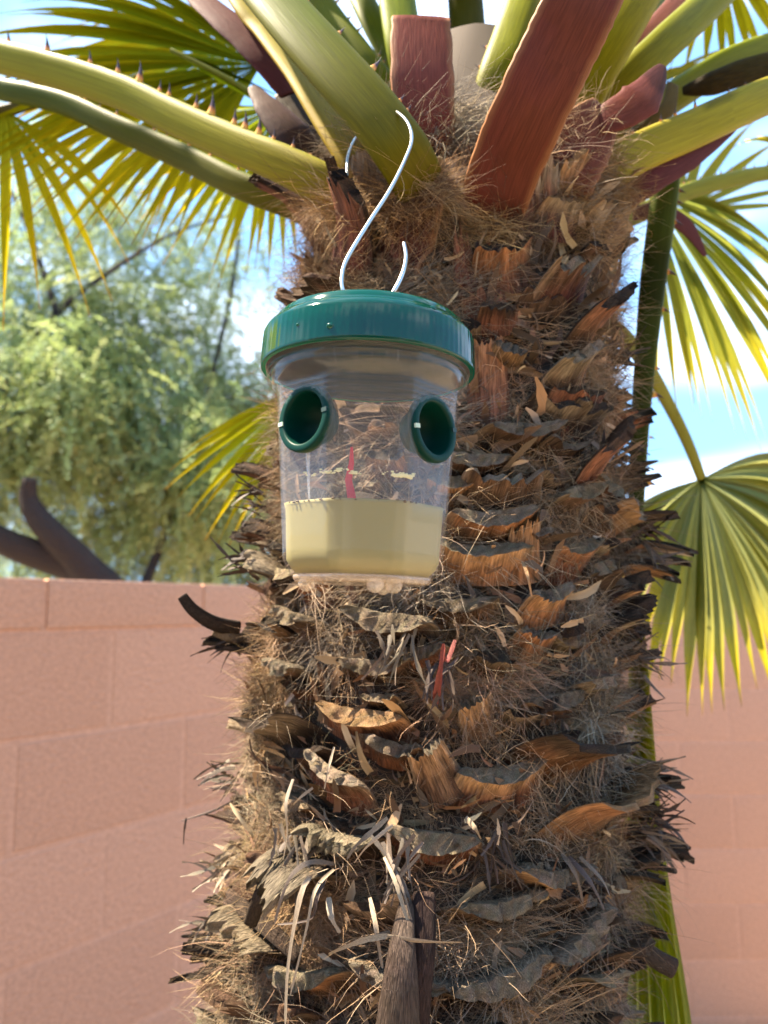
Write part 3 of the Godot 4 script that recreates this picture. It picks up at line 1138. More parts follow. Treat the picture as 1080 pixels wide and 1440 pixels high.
func build_palm() -> void:
	var root := axis(0.0)
	root.y = 0
	var palm := thing("palm_tree", "shaggy palm trunk covered in cut leaf bases and brown fibre with green thorny stalks", "palm tree", root)
	palm.set_meta("org", root)
	# core
	var mb := MB.new()
	mb.org = root
	var rows := 60
	var around := 48
	for r in rows + 1:
		var y := lerpf(-0.05, 2.16, float(r) / rows)
		for k in around:
			var a := TAU * k / around
			var rad := core_radius(y) * (1.0 if y < 2.0 else lerpf(1.0, 0.45, (y - 2.0) / 0.16)) - 0.004
			mb.pt(axis(y) + outward(a) * (rad + 0.006 * noise.get_noise_2d(a * 40.0, y * 90.0)), Color.WHITE, Vector2(float(k) / around, y))
	mb.grid(0, rows + 1, around, true)
	obj("trunk", mb.mesh(), mats.core, palm)

	# leaf bases picked out in the photograph: [px, py, root width, end width, length (mm), lean at root, lean at end, roll, thickness (mm), ragged, root tone, end tone, cut tone]
	var picked := [
		[668, 824, 82, 76, 26, 25, 62, -4, 10, 0.10, ORANGE, TAN, GREY],
		[737, 822, 34, 24, 40, 8, 30, 8, 6, 0.30, ORANGE, TAN, GREY],
		[806, 822, 56, 50, 30, 20, 62, 8, 10, 0.12, RUST, ORANGE, GREY],
		[764, 884, 50, 40, 28, 20, 70, 10, 9, 0.20, ORANGE, TAN, GREY],
		[738, 932, 42, 30, 22, 20, 55, -8, 8, 0.15, BROWN, ORANGE, GREY],
		[446, 858, 44, 38, 24, 20, 60, 6, 8, 0.12, RUST, ORANGE, DARK],
		[594, 888, 30, 26, 28, 8, 30, 4, 7, 0.35, ORANGE, TAN, GREY],
		[548, 905, 74, 64, 22, 45, 95, -8, 12, 0.12, DARK, BROWN, GREY],
		[512, 1050, 78, 66, 26, 28, 80, -6, 11, 0.10, RUST, ORANGE, TAN],
		[706, 1142, 74, 66, 28, 22, 55, 4, 13, 0.10, RUST, TAN, GREY],
		[632, 1130, 40, 26, 44, 15, 40, 24, 9, 0.15, BROWN, TAN, GREY],
		[605, 1215, 72, 60, 22, 35, 85, -6, 12, 0.15, RUST, BROWN, GREY],
		[470, 1130, 70, 50, 34, 25, 70, -22, 9, 0.20, RUST, BROWN, GREY],
		[690, 1042, 36, 26, 34, 15, 45, 28, 8, 0.20, BROWN, TAN, GREY],
		[770, 1020, 60, 50, 22, 35, 85, 4, 10, 0.20, ORANGE, BROWN, GREY],
		[690, 770, 78, 64, 24, 35, 80, 4, 11, 0.12, BROWN, ORANGE, GREY],
		[700, 735, 70, 60, 34, 25, 60, 0, 6, 0.25, DARK, BROWN, GREY],
		[800, 730, 56, 44, 26, 40, 85, 16, 10, 0.15, DARK, BROWN, GREY],
		[640, 712, 46, 40, 20, 40, 80, 0, 9, 0.15, ORANGE, TAN, GREY],
		[660, 680, 66, 54, 20, 45, 90, -4, 9, 0.15, DARK, BROWN, GREY],
		[730, 640, 80, 60, 22, 45, 90, 6, 9, 0.15, DARK, BROWN, GREY],
		[810, 620, 80, 70, 36, 20, 50, 10, 6, 0.20, MAROON, RUST, BROWN],
		[690, 600, 34, 30, 60, 4, 14, 4, 8, 0.12, RUST, ORANGE, DARK],
		[684, 530, 40, 36, 62, 3, 12, 3, 9, 0.10, MAROON, RUST, DARK],
		[672, 470, 40, 34, 30, 4, 16, 0, 9, 0.10, MAROON, DARK, DARK],
		[716, 424, 56, 46, 38, 6, 60, 14, 14, 0.12, RUST, ORANGE, DARK],
		[664, 430, 34, 10, 50, 2, 18, 10, 5, 0.30, MAROON, RUST, ORANGE],
		[690, 415, 20, 5, 44, 2, 24, 2, 4, 0.30, MAROON, RUST, TAN],
		[545, 330, 90, 62, 60, 12, 40, -28, 12, 0.06, BROWN, GREY, GREY],
		[545, 395, 54, 46, 70, 8, 26, -30, 9, 0.10, MAROON, RUST, TAN],
		[470, 395, 80, 66, 80, 14, 48, -52, 12, 0.35, MAROON, RUST, DARK],
		[430, 340, 60, 52, 60, 30, 70, -40, 10, 0.40, RUST, MAROON, DARK],
		[625, 345, 78, 44, 46, 6, 22, 2, 8, 0.06, BROWN, DARK, TAN],
		[785, 345, 60, 40, 30, 15, 55, 10, 8, 0.10, MAROON, GREY, TAN],
		[540, 960, 70, 56, 20, 50, 95, 4, 9, 0.30, DARK, BROWN, GREY],
		[590, 940, 54, 40, 18, 50, 90, 8, 8, 0.35, RUST, BROWN, GREY],
		[430, 900, 60, 40, 26, 40, 85, -12, 9, 0.30, BROWN, DARK, GREY],
		[420, 960, 54, 40, 20, 50, 90, -6, 8, 0.25, DARK, BROWN, GREY],
		[490, 1205, 70, 52, 30, 45, 100, -4, 8, 0.35, DARK, BROWN, GREY],
		[440, 1230, 54, 40, 44, 60, 130, -14, 7, 0.35, DARK, GREY, GREY],
		[830, 1170, 120, 100, 46, 40, 78, 6, 4, 0.10, BROWN, ORANGE, TAN],
		[760, 1260, 84, 60, 26, 45, 85, -6, 9, 0.20, BROWN, TAN, GREY],
		[700, 1300, 80, 60, 24, 45, 85, 6, 9, 0.25, DARK, BROWN, GREY],
		[800, 1340, 80, 60, 26, 45, 85, 20, 10, 0.25, BROWN, ORANGE, GREY],
		[700, 1400, 90, 70, 26, 45, 90, 14, 11, 0.20, DARK, BROWN, GREY],
		[560, 1400, 80, 66, 24, 45, 90, -10, 9, 0.20, DARK, BROWN, GREY],
		[450, 1400, 80, 60, 26, 45, 85, 10, 9, 0.25, BROWN, ORANGE, GREY],
		[380, 1330, 70, 50, 34, 50, 95, -16, 8, 0.35, DARK, BROWN, GREY],
		[640, 880, 70, 56, 20, 45, 85, 0, 8, 0.25, BROWN, DARK, GREY],
		[860, 800, 50, 40, 30, 40, 75, 14, 8, 0.35, RUST, ORANGE, DARK],
		[850, 860, 50, 40, 34, 45, 75, 20, 9, 0.35, RUST, TAN, DARK],
		[850, 900, 60, 50, 36, 45, 75, 22, 9, 0.30, BROWN, GREY, DARK],
		[830, 700, 60, 56, 60, 30, 62, 34, 6, 0.20, RUST, RUST, BROWN],
		[800, 560, 70, 50, 36, 30, 70, 24, 8, 0.30, BROWN, GREY, GREY],
		[820, 500, 66, 50, 50, 40, 72, 30, 8, 0.35, BROWN, RUST, DARK],
		[790, 450, 70, 50, 40, 30, 66, 18, 8, 0.35, MAROON, BROWN, GREY],
		[370, 700, 44, 36, 40, 50, 80, -20, 9, 0.35, RUST, BROWN, DARK],
		[390, 780, 54, 44, 36, 45, 80, -20, 9, 0.30, RUST, BROWN, DARK],
		[400, 830, 54, 44, 36, 45, 80, -24, 9, 0.30, BROWN, DARK, GREY],
	]
	var taken := []
	faces = []
	for s in picked:
		var w := on_trunk(s[0], s[1], 0.004)
		faces.append([w, s[2] * 0.0005, s[4] * 0.001])
		taken.append(w)
		boot("leaf_base", palm, {"a": w.x, "y": w.y, "w0": s[2] * 0.001, "w1": s[3] * 0.001, "len": s[4] * 0.001, "lean0": s[5], "lean1": s[6], "roll": s[7], "thick": s[8] * 0.0014, "rag": s[9], "base": vary(tone(s[10]), 0.12), "tip": vary(tone(s[11]), 0.12), "cut": vary(tone(s[12]), 0.15), "lift": rr(0.003, 0.009)})
	# torn husks that pack the crown's foot: [px, py, width, end width, length, lean, roll, tones]
	for s in [[452, 318, 60, 40, 52, 40, -34, RUST, DARK], [500, 312, 64, 44, 46, 30, -20, BROWN, GREY], [556, 306, 60, 40, 40, 26, -8, BROWN, TAN], [596, 320, 50, 40, 34, 24, 6, DARK, BROWN], [640, 316, 56, 36, 46, 18, 0, MAROON, GREY], [676, 346, 52, 40, 44, 24, 8, BROWN, TAN], [724, 338, 64, 50, 46, 30, 6, MAROON, BROWN], [770, 330, 60, 44, 48, 34, 16, RUST, GREY], [822, 326, 64, 44, 56, 44, 30, MAROON, TAN], [858, 330, 54, 36, 60, 60, 42, BROWN, DARK], [840, 372, 60, 44, 46, 56, 26, BROWN, GREY], [752, 372, 56, 44, 34, 40, 4, BROWN, DARK], [600, 372, 64, 52, 34, 30, -4, DARK, BROWN], [440, 368, 56, 44, 48, 52, -44, BROWN, RUST]]:
		var w := on_trunk(s[0], s[1], 0.004)
		taken.append(w)
		faces.append([w, s[2] * 0.0005, s[4] * 0.001])
		boot("leaf_base", palm, {"a": w.x, "y": w.y, "w0": s[2] * 0.001, "w1": s[3] * 0.001, "len": s[4] * 0.001, "lean0": 6.0, "lean1": s[5], "roll": s[6], "thick": rr(0.006, 0.010), "rag": rr(0.15, 0.3), "base": vary(tone(s[7]), 0.15), "tip": vary(tone(s[8]), 0.15), "cut": vary(tone(TAN), 0.2), "lift": rr(0.0, 0.010)})
	# stubs that break the outline: [side angle, height px, length mm, lean, width, tone]
	for s in [[78, 740, 92, 82, 50, DARK], [84, 778, 88, 92, 40, GREY], [80, 800, 70, 100, 36, TAN], [76, 930, 84, 84, 54, BROWN], [82, 905, 60, 80, 50, DARK], [80, 1100, 84, 84, 60, DARK], [74, 1120, 74, 92, 50, DARK], [84, 1165, 88, 100, 44, BROWN], [70, 1190, 70, 104, 44, DARK], [82, 520, 50, 66, 46, DARK], [76, 620, 60, 72, 46, RUST], [86, 690, 64, 80, 50, DARK],
			[-82, 690, 40, 70, 40, BROWN], [-84, 775, 54, 80, 36, BROWN], [-86, 730, 44, 76, 44, RUST], [-80, 890, 50, 80, 40, BROWN], [-80, 910, 62, 84, 36, DARK], [-84, 1000, 30, 78, 40, DARK], [-86, 1130, 40, 84, 34, BROWN], [-80, 1260, 50, 86, 40, GREY], [-84, 1350, 56, 90, 44, DARK], [-74, 1310, 60, 90, 44, DARK], [84, 1300, 60, 84, 50, DARK], [78, 860, 56, 84, 50, RUST]]:
		var y := at(540, s[1], 0.70).y
		taken.append(Vector2(deg_to_rad(s[0]), y))
		boot("leaf_base", palm, {"a": deg_to_rad(s[0]) , "y": y - s[2] * 0.0002, "w0": s[4] * 0.00115, "w1": s[4] * 0.0008, "len": s[2] * rr(0.0004, 0.00066), "lean0": s[3] * 0.6, "lean1": s[3] + rr(-12, 24), "roll": rr(-28, 28), "thick": rr(0.006, 0.010), "nt": 30, "rag": rr(0.5, 0.9), "base": vary(tone(BROWN), 0.2), "tip": vary(tone(s[5]), 0.2), "cut": vary(tone(DARK), 0.3)})
	# the rest of the trunk
	var k := 0
	var y := 0.25
	while y < 1.98:
		var a := wrapf(k * deg_to_rad(137.5) + rr(-0.12, 0.12), -PI, PI)
		k += 1
		y += 0.0058 if y > 1.2 else 0.030
		var clear := true
		for w in taken:
			if absf(wrapf(w.x - a, -PI, PI)) * 0.15 < 0.034 and absf(w.y - y) < 0.019:
				clear = false
		if not clear or (absf(a) > 2.1 and rng.randf() < 0.7):
			continue
		var q := rng.randf()
		var upper := smoothstep(1.62, 1.85, y)
		var t0: Vector3 = [RUST, BROWN, ORANGE, DARK, BROWN, DARK][rng.randi() % 6]
		var t1: Vector3 = [BROWN, TAN, DARK, GREY, BROWN, DARK][rng.randi() % 6]
		var side_on := smoothstep(0.9, 1.4, absf(a))
		var wide := rr(0.05, 0.09)
		faces.append([Vector2(a, y), wide * 0.5, 0.03])
		boot("leaf_base", palm, {"a": a, "y": y, "w0": wide, "w1": wide * rr(0.7, 0.9), "len": rr(0.026, 0.040) + 0.014 * q + 0.004 * side_on, "lean0": rr(25, 48) - 14.0 * upper, "lean1": rr(62, 95) - 16.0 * upper, "roll": rr(-16, 16), "thick": rr(0.007, 0.014), "rag": rr(0.1, 0.35), "base": vary(tone(t0) * 0.8, 0.25), "tip": vary(tone(t1) * 0.8, 0.25), "cut": vary(tone([GREY, DARK, BROWN][rng.randi() % 3]), 0.3), "ns": 6, "nt": 13})

	for i in 96:                                                        # short cut stubs between them
		var a := rr(-1.6, 1.6)
		var yy := rr(1.24, 1.84)
		var wide := rr(0.025, 0.06)
		faces.append([Vector2(a, yy), wide * 0.5, 0.018])
		boot("leaf_base", palm, {"a": a, "y": yy, "w0": wide, "w1": wide * rr(0.75, 0.95), "len": rr(0.012, 0.026), "lean0": rr(30, 60), "lean1": rr(60, 95), "roll": rr(-14, 14), "thick": rr(0.007, 0.015), "lift": rr(0.002, 0.010), "rag": rr(0.15, 0.5), "base": vary(tone([BROWN, DARK, RUST, DARK][rng.randi() % 4]) * 0.8, 0.25), "tip": vary(tone([BROWN, DARK, TAN, GREY][rng.randi() % 4]) * 0.75, 0.25), "cut": vary(tone([GREY, DARK, BROWN][rng.randi() % 3]), 0.3), "ns": 5, "nt": 12})

	build_crown(palm)
	build_fibre(palm)
	build_strips(palm)


func build_fibre(palm: Node3D) -> void:
	var root: Vector3 = palm.get_meta("org")
	# where the fibre is orange, straw or grey: [px, py, reach in px, tone]
	var zones := []
	for s in [[500, 1000, 110, Vector3(186, 128, 62)], [600, 1050, 100, Vector3(190, 134, 70)], [540, 1085, 80, Vector3(176, 112, 50)], [790, 1060, 90, Vector3(196, 150, 92)], [850, 1010, 80, Vector3(176, 156, 128)], [700, 960, 90, Vector3(160, 106, 58)], [800, 380, 100, Vector3(206, 164, 100)], [830, 440, 90, Vector3(186, 140, 92)], [725, 500, 60, Vector3(206, 150, 82)], [800, 560, 90, Vector3(168, 130, 92)], [720, 580, 60, Vector3(190, 152, 100)], [680, 870, 90, Vector3(140, 112, 78)], [760, 760, 70, Vector3(166, 138, 104)], [600, 270, 90, Vector3(150, 100, 50)], [700, 290, 60, Vector3(190, 146, 84)], [640, 300, 80, Vector3(120, 90, 52)],
			[300, 1180, 110, Vector3(206, 172, 110)], [310, 1320, 110, Vector3(200, 160, 100)], [360, 1050, 90, Vector3(150, 120, 84)], [350, 930, 80, Vector3(190, 150, 92)], [500, 1300, 130, Vector3(160, 104, 52)], [680, 1190, 100, Vector3(158, 108, 60)], [700, 1280, 120, Vector3(124, 92, 60)], [820, 1380, 100, Vector3(170, 122, 72)], [480, 1390, 100, Vector3(176, 122, 62)], [420, 1180, 80, Vector3(130, 92, 56)]]:
		var w := on_trunk(s[0], s[1], 0.01)
		zones.append([w, s[2] * 0.0005, tone(s[3])])
	var kinds := ["mat", "snarl", "fuzz", "hang"]
	var shapes := []
	var where := []
	var tints := []
	for kind in kinds:
		for j in 4:
			shapes.append(tuft(kind, {"mat": 84, "snarl": 70, "fuzz": 40, "hang": 52}[kind]))
			where.append([])
			tints.append([])
	for i in 5800:
		var a := rr(-2.0, 2.0) if i < 4900 else rr(-PI, PI)
		var y := rr(1.22, 2.03) if i < 7000 else rr(0.1, 1.98)
		var side_on := smoothstep(1.0, 1.5, absf(a))
		var pick := rng.randf()
		var kind := 0
		if pick > 0.38:
			kind = 1
		if pick > 0.74 - 0.25 * side_on:
			kind = 2
		if pick > 0.90:
			kind = 3
		var lift := rr(-0.006, 0.004) + 0.002 * side_on
		var covers := false
		for q in faces:
			if absf(wrapf(a - q[0].x, -PI, PI)) * 0.155 < q[1] * 0.85 and y > q[0].y - 0.006 and y < q[0].y + q[2] * 0.9:
				covers = covers or rng.randf() < (0.88 if q[2] != 0.03 else 0.8)
		if covers:
			continue
		if noise.get_noise_2d(a * 60.0, y * 420.0) < 0.06 and rng.randf() < 0.88:
			continue
		var tr := trunk_frame(a, y, lift)
		tr.basis = tr.basis * Basis.from_euler(Vector3(rr(-0.2, 0.2), rr(-0.25, 0.25), rr(-0.5, 0.5)))
		tr.basis = tr.basis.scaled_local(Vector3.ONE * rr(0.6, 1.25))
		var c := tone(Vector3(196, 174, 142)).lerp(tone(Vector3(140, 126, 106)), rng.randf())
		if noise.get_noise_2d(a * 45.0 + 300.0, y * 300.0) > 0.05:
			c = c.lerp(tone(Vector3(196, 154, 106)), 0.6)
		for z in zones:
			var dx := wrapf(a - z[0].x, -PI, PI) * 0.15
			var dy: float = y - z[0].y
			var near := 1.0 - smoothstep(0.5, 1.15, sqrt(dx * dx + dy * dy * 1.6) / z[1])
			c = c.lerp(((z[2] as Color) * 1.25).lerp(tone(Vector3(206, 184, 150)), 0.4), near * 0.85)
		tr.origin -= root
		var n := kind * 4 + rng.randi() % 4
		where[n].append(tr)
		tints[n].append(vary(c * 0.80, 0.4))
	# woven fibre where the stalks leave the trunk: [px, py, distance, reach px, count]
	for s in [[600, 268, .545, 34, 46], [560, 282, .56, 40, 40], [500, 290, .585, 40, 46], [452, 290, .615, 30, 34], [640, 262, .60, 26, 40], [640, 190, .64, 24, 30], [690, 318, .560, 40, 50], [650, 300, .57, 30, 34], [760, 306, .585, 44, 56], [830, 278, .63, 40, 56], [860, 262, .66, 24, 26], [800, 320, .60, 40, 40], [560, 240, .60, 24, 24], [770, 240, .60, 20, 20]]:
		for i in int(s[4] * 0.36):
			var p := at(s[0] + rng.randfn() * s[3] * 0.6, s[1] + rng.randfn() * s[3] * 0.35, s[2] + rr(-0.006, 0.018))
			var b := Basis.from_euler(Vector3(rr(-0.6, 0.4), rr(-0.5, 0.5), rr(-0.9, 0.9))).scaled(Vector3.ONE * rr(0.45, 0.95))
			var n: int = [0, 0, 4, 4, 8, 12][rng.randi() % 6] + rng.randi() % 4
			where[n].append(Transform3D(b, p - root))
			tints[n].append(vary(tone([Vector3(176, 134, 78), Vector3(128, 92, 56), Vector3(196, 156, 98), Vector3(104, 78, 54)][rng.randi() % 4]), 0.3))
	var fibre := branch("fibre", palm)
	for n in shapes.size():
		copies("fibre_tufts", shapes[n], mats.fibre, fibre, where[n], tints[n])
	# woody slivers and crumbs between the leaf bases
	var chips := []
	where = []
	tints = []
	for j in 8:
		chips.append(chip_mesh())
		where.append([])
		tints.append([])
	for i in 8000:
		var a := rr(-2.0, 2.0) if i < 7200 else rr(-PI, PI)
		var y := rr(1.22, 2.0) if i < 7200 else rr(0.1, 1.95)
		var band := noise.get_noise_2d(a * 60.0, y * 420.0)
		if band > 0.1 and rng.randf() < 0.7:
			continue
		var tr := trunk_frame(a, y, rr(-0.004, 0.014))
		tr.basis = tr.basis * Basis.from_euler(Vector3(rr(-0.1, 1.1), rr(-0.7, 0.7), rr(-2.2, 2.2)))
		var sz := rr(0.006, 0.018) if rng.randf() < 0.72 else rr(0.018, 0.040)
		tr.basis = tr.basis.scaled_local(Vector3.ONE * sz)
		var c := tone([DARK, BROWN, GREY, DARK, Vector3(100, 78, 60), Vector3(164, 132, 94)][rng.randi() % 6]) * 1.35
		tr.origin -= root
		var n := rng.randi() % 8
		where[n].append(tr)
		tints[n].append(vary(c, 0.35))
	var litter := branch("bark_slivers", palm)
	for n in 8:
		copies("slivers", chips[n], mats.chip, litter, where[n], tints[n])


func build_strips(palm: Node3D) -> void:
	var root: Vector3 = palm.get_meta("org")
	# dry strips: pixel points with distance in front of the trunk, width mm, tone
	var pale := Vector3(186, 164, 132)
	var ash := Vector3(134, 116, 96)
	var wood := Vector3(92, 70, 56)
	var runs := [
		[[[545, 1150, .525], [520, 1172, .512], [500, 1190, .51], [488, 1208, .51]], 3.2, ash],
		[[[552, 1160, .525], [530, 1178, .512], [512, 1195, .508], [498, 1214, .508]], 2.4, pale],
		[[[470, 1215, .53], [438, 1212, .51], [412, 1228, .50], [396, 1262, .498], [386, 1300, .50]], 3.0, ash],
		[[[460, 1222, .53], [430, 1240, .505], [414, 1300, .50], [404, 1370, .50], [401, 1445, .50]], 3.4, pale],
		[[[470, 1222, .53], [444, 1250, .505], [430, 1310, .50], [408, 1400, .50]], 2.2, pale],
		[[[462, 1226, .525], [446, 1262, .506], [436, 1292, .506], [390, 1300, .51]], 2.6, wood],
		[[[540, 1205, .525], [556, 1240, .51], [572, 1290, .505], [592, 1340, .505], [594, 1358, .505]], 2.4, pale],
		[[[545, 1200, .525], [566, 1250, .51], [580, 1300, .506]], 2.2, ash],
		[[[545, 1316, .50], [580, 1322, .496], [620, 1325, .496], [650, 1325, .50]], 3.0, pale],
		[[[545, 1316, .50], [512, 1322, .498], [480, 1334, .50], [462, 1342, .505]], 3.6, pale],
		[[[548, 1310, .505], [516, 1318, .50], [484, 1318, .505]], 2.2, ash],
		[[[520, 1262, .515], [528, 1300, .505], [534, 1340, .505], [538, 1362, .505]], 3.0, pale],
		[[[462, 1262, .515], [466, 1290, .508], [478, 1312, .508]], 4.0, pale],
		[[[412, 1096, .53], [402, 1130, .515], [404, 1170, .512], [398, 1210, .512]], 2.4, ash],
		[[[440, 1108, .53], [424, 1120, .51], [412, 1132, .51]], 2.0, pale],
		[[[830, 1010, .58], [840, 1060, .57], [838, 1100, .57], [846, 1120, .57]], 1.0, pale],
		[[[836, 1010, .58], [850, 1050, .57], [842, 1110, .57]], 0.8, pale],
		[[[826, 1015, .58], [830, 1065, .568], [840, 1118, .57]], 0.8, pale],
		[[[720, 1190, .56], [750, 1180, .548], [780, 1190, .55], [800, 1210, .56]], 0.8, pale],
		[[[790, 1200, .56], [810, 1230, .55], [820, 1270, .55]], 3.2, ash],
		[[[800, 1205, .56], [830, 1240, .55], [850, 1280, .55]], 4.0, wood],
		[[[815, 1205, .56], [845, 1235, .555], [858, 1260, .555]], 2.6, ash],
		[[[640, 900, .53], [628, 930, .525], [622, 905, .52]], 3.0, Vector3(168, 72, 60)],
		[[[612, 990, .53], [618, 950, .515], [624, 905, .51]], 5.0, Vector3(160, 66, 54)],
		[[[735, 790, .54], [742, 810, .525], [748, 840, .53]], 3.0, Vector3(190, 140, 80)],
		[[[655, 1150, .53], [668, 1165, .52], [676, 1180, .525]], 4.0, pale],
		[[[470, 1050, .52], [462, 1080, .51], [456, 1110, .512]], 1.6, pale],
		[[[700, 300, .575], [676, 340, .55], [668, 390, .55]], 2.0, Vector3(196, 148, 84)],
		[[[760, 300, .58], [720, 310, .56], [690, 340, .55]], 2.2, Vector3(206, 164, 100)],
		[[[820, 280, .60], [770, 292, .575], [720, 322, .56]], 2.0, Vector3(214, 176, 116)],
		[[[860, 430, .66], [800, 445, .62], [740, 470, .60]], 3.0, Vector3(176, 128, 84)],
		[[[880, 470, .68], [840, 500, .63], [800, 530, .6]], 5.0, Vector3(150, 106, 72)],
		[[[870, 1275, .62], [900, 1245, .63], [945, 1230, .64], [948, 1226, .64]], 1.2, wood],
		[[[330, 1125, .68], [300, 1140, .67], [262, 1152, .67], [256, 1154, .67]], 2.0, wood],
		[[[262, 1150, .67], [259, 1170, .67], [258, 1188, .67]], 1.8, wood],
		[[[905, 950, .66], [915, 962, .66], [935, 982, .66]], 4.5, DARK],
		[[[925, 1150, .66], [930, 1180, .65], [932, 1215, .65]], 3.6, DARK],
		[[[925, 1195, .66], [940, 1210, .66], [952, 1228, .66]], 5.0, DARK],
		[[[880, 1190, .66], [900, 1180, .65], [925, 1196, .65]], 1.6, ash],
	]
	for s in runs:
		var pts := []
		for q in s[0]:
			pts.append(at(q[0], q[1], q[2]))
		var mb := MB.new()
		mb.org = root
		var n := 14
		var w := PackedFloat32Array()
		for i in n + 1:
			var f := float(i) / n
			w.append(s[1] * 0.001 * (0.55 + 0.45 * sin(PI * minf(f * 1.3 + 0.15, 1.0))) * (1.0 + 0.25 * noise.get_noise_2d(i * 40.0, s[1] * 90.0)) * (0.35 if i == n else 1.0))
		ribbon(mb, curve_points(pts, n), w, Vector3(rr(-0.4, 0.4), rr(-0.2, 0.4), 1), vary(tone(s[2]), 0.15), vary(tone(s[2]) * 1.1, 0.15), rr(-0.5, 0.5), rr(-1.2, 1.2))
		obj("dry_strip", mb.mesh(), mats.dry, palm)
	# bunches of splinters where stubs have frayed: [px, py, distance, way out in degrees, count, length mm, tone]
	for s in [[915, 1085, .655, 20, 16, 34, ash], [905, 1110, .65, -4, 18, 34, wood], [925, 1150, .655, 14, 20, 30, wood], [920, 1180, .65, -20, 16, 34, ash], [905, 745, .66, 4, 14, 34, wood], [915, 785, .66, -20, 12, 36, ash], [900, 925, .655, 8, 16, 32, ash], [880, 640, .66, 6, 12, 24, wood], [885, 880, .66, 10, 14, 26, wood], [870, 500, .67, 12, 14, 28, wood],
			[320, 900, .66, 168, 16, 30, wood], [350, 700, .66, 170, 12, 24, wood], [335, 790, .66, 175, 14, 24, wood], [310, 1090, .65, 190, 14, 24, ash], [300, 1220, .645, 185, 16, 24, pale], [295, 1300, .64, 175, 14, 24, ash], [410, 1200, .56, 250, 16, 40, ash], [560, 1210, .52, 270, 14, 36, ash], [700, 1200, .545, 280, 12, 30, wood], [820, 1230, .60, 300, 14, 40, wood], [620, 960, .525, 265, 14, 30, wood], [560, 920, .525, 255, 12, 28, ash], [660, 690, .56, 270, 10, 24, wood], [850, 1340, .63, -20, 12, 26, wood]]:
		var mb := MB.new()
		mb.org = root
		var p0 := at(s[0], s[1], s[2])
		for i in int(s[4]):
			var a := deg_to_rad(float(s[3]) + rr(-48, 48))
			var d := Vector3(cos(a), sin(a), rr(0.0, 0.7)).normalized()
			var l: float = s[5] * 0.001 * rr(0.3, 0.9)
			var q := p0 + Vector3(rr(-0.010, 0.010), rr(-0.009, 0.009), rr(-0.012, 0.006)) - d * 0.012
			var bend := Vector3(rr(-0.7, 0.7), rr(-1.2, 0.5), rr(-0.6, 0.6))
			var pts := PackedVector3Array()
			var w := PackedFloat32Array()
			for k in 7:
				pts.append(q)
				w.append(rr(0.0010, 0.0036) * (1.0 if k < 5 else 0.45))
				q += d * ((l + 0.012) / 6.0)
				d = (d + bend * 0.16).normalized()
			ribbon(mb, pts, w, Vector3(rr(-1, 1), rr(-1, 1), 1).normalized(), vary(tone(s[6]) * 0.8, 0.4), vary(tone(s[6]), 0.4), rr(-0.6, 0.6), rr(-1, 1))
		obj("splinters", mb.mesh(), mats.dry, palm)
	# thicker dead pieces: a weathered stalk low on the trunk, dark broken sticks at the sides
	for s in [[[[572, 1270, .515], [566, 1330, .498], [562, 1400, .492], [556, 1500, .49]], 9, 30, Vector3(112, 92, 78), Vector3(96, 78, 66)], [[[596, 1255, .52], [596, 1330, .505], [590, 1400, .50], [584, 1500, .50]], 15, 14, Vector3(84, 62, 52), Vector3(78, 58, 50)],
			[[[335, 885, .66], [300, 876, .64], [272, 858, .63], [256, 838, .625]], 14, 8, DARK, Vector3(74, 62, 54)], [[[340, 900, .66], [318, 895, .65], [300, 888, .645]], 9, 6, BROWN, GREY],
			[[[855, 1310, .62], [890, 1326, .625], [925, 1350, .63], [948, 1362, .635]], 13, 15, DARK, Vector3(84, 68, 58)], [[[880, 1325, .63], [900, 1345, .63], [940, 1368, .635]], 5, 3, DARK, DARK],
			[[[345, 1380, .62], [370, 1352, .60], [420, 1340, .57]], 12, 8, Vector3(110, 96, 84), DARK], [[[320, 1262, .62], [370, 1300, .58], [420, 1345, .56]], 14, 10, Vector3(88, 70, 56), DARK], [[[388, 1215, .56], [366, 1262, .55], [352, 1300, .56]], 12, 9, Vector3(112, 96, 80), DARK]]:
		var pts := []
		for q in s[0]:
			pts.append(at(q[0], q[1], q[2]))
		var b := branch("dead_stalk", palm)
		b.set_meta("org", root)
		petiole(b, pts, [s[1] * 0.001, (s[1] + s[2]) * 0.0005, s[2] * 0.001], 0.42, Vector3(0.1, 0.1, 1), {"base": tone(s[3]), "tip": tone(s[4]), "mat": mats.boot}, 16)


func path(list: Array) -> Array:
	var out := []
	for s in list:
		out.append(at(s[0], s[1], s[2]))
	return out


func frond(palm: Node3D) -> Node3D:
	var f := branch("frond", palm)
	f.set_meta("org", palm.get_meta("org"))
	return f


func dye(r: float, g: float, b: float) -> Color:            # the real colour of a stalk that the photograph shows brighter
	var c := srgb(r, g, b) * 0.52
	return Color(c.r * 0.93, c.g, c.b * 0.36)


func stemmed(f: Node3D, o: Dictionary) -> void:           # a blade on its own slim stalk from the crown
	var h: Vector3 = o.h
	var start := axis(1.97) + (Vector3(h.x, 0, h.z) - axis(0) * Vector3(1, 0, 1)).normalized() * 0.07
	var mid := start.lerp(h, 0.5) + Vector3(0, 0.05 + 0.04 * absf(h.y - start.y), -0.03)
	var w: float = minf(0.020, float(o.width) * 0.75)
	petiole(f, [start, mid, h], [w * 1.2, w, w * 0.8], 0.5, Vector3(0.1, -0.3, 1).normalized(), {"base": dye(150, 146, 74), "tip": dye(150, 152, 78)}, 18)
	fan(f, o)


func husk(r: float, g: float, b: float) -> Color:
	var c := srgb(r, g, b) * 0.62
	return Color(c.r, c.g * 0.88, c.b * 0.92)


func leafdye(r: float, g: float, b: float) -> Color:
	return srgb(r, g, b) * 0.95


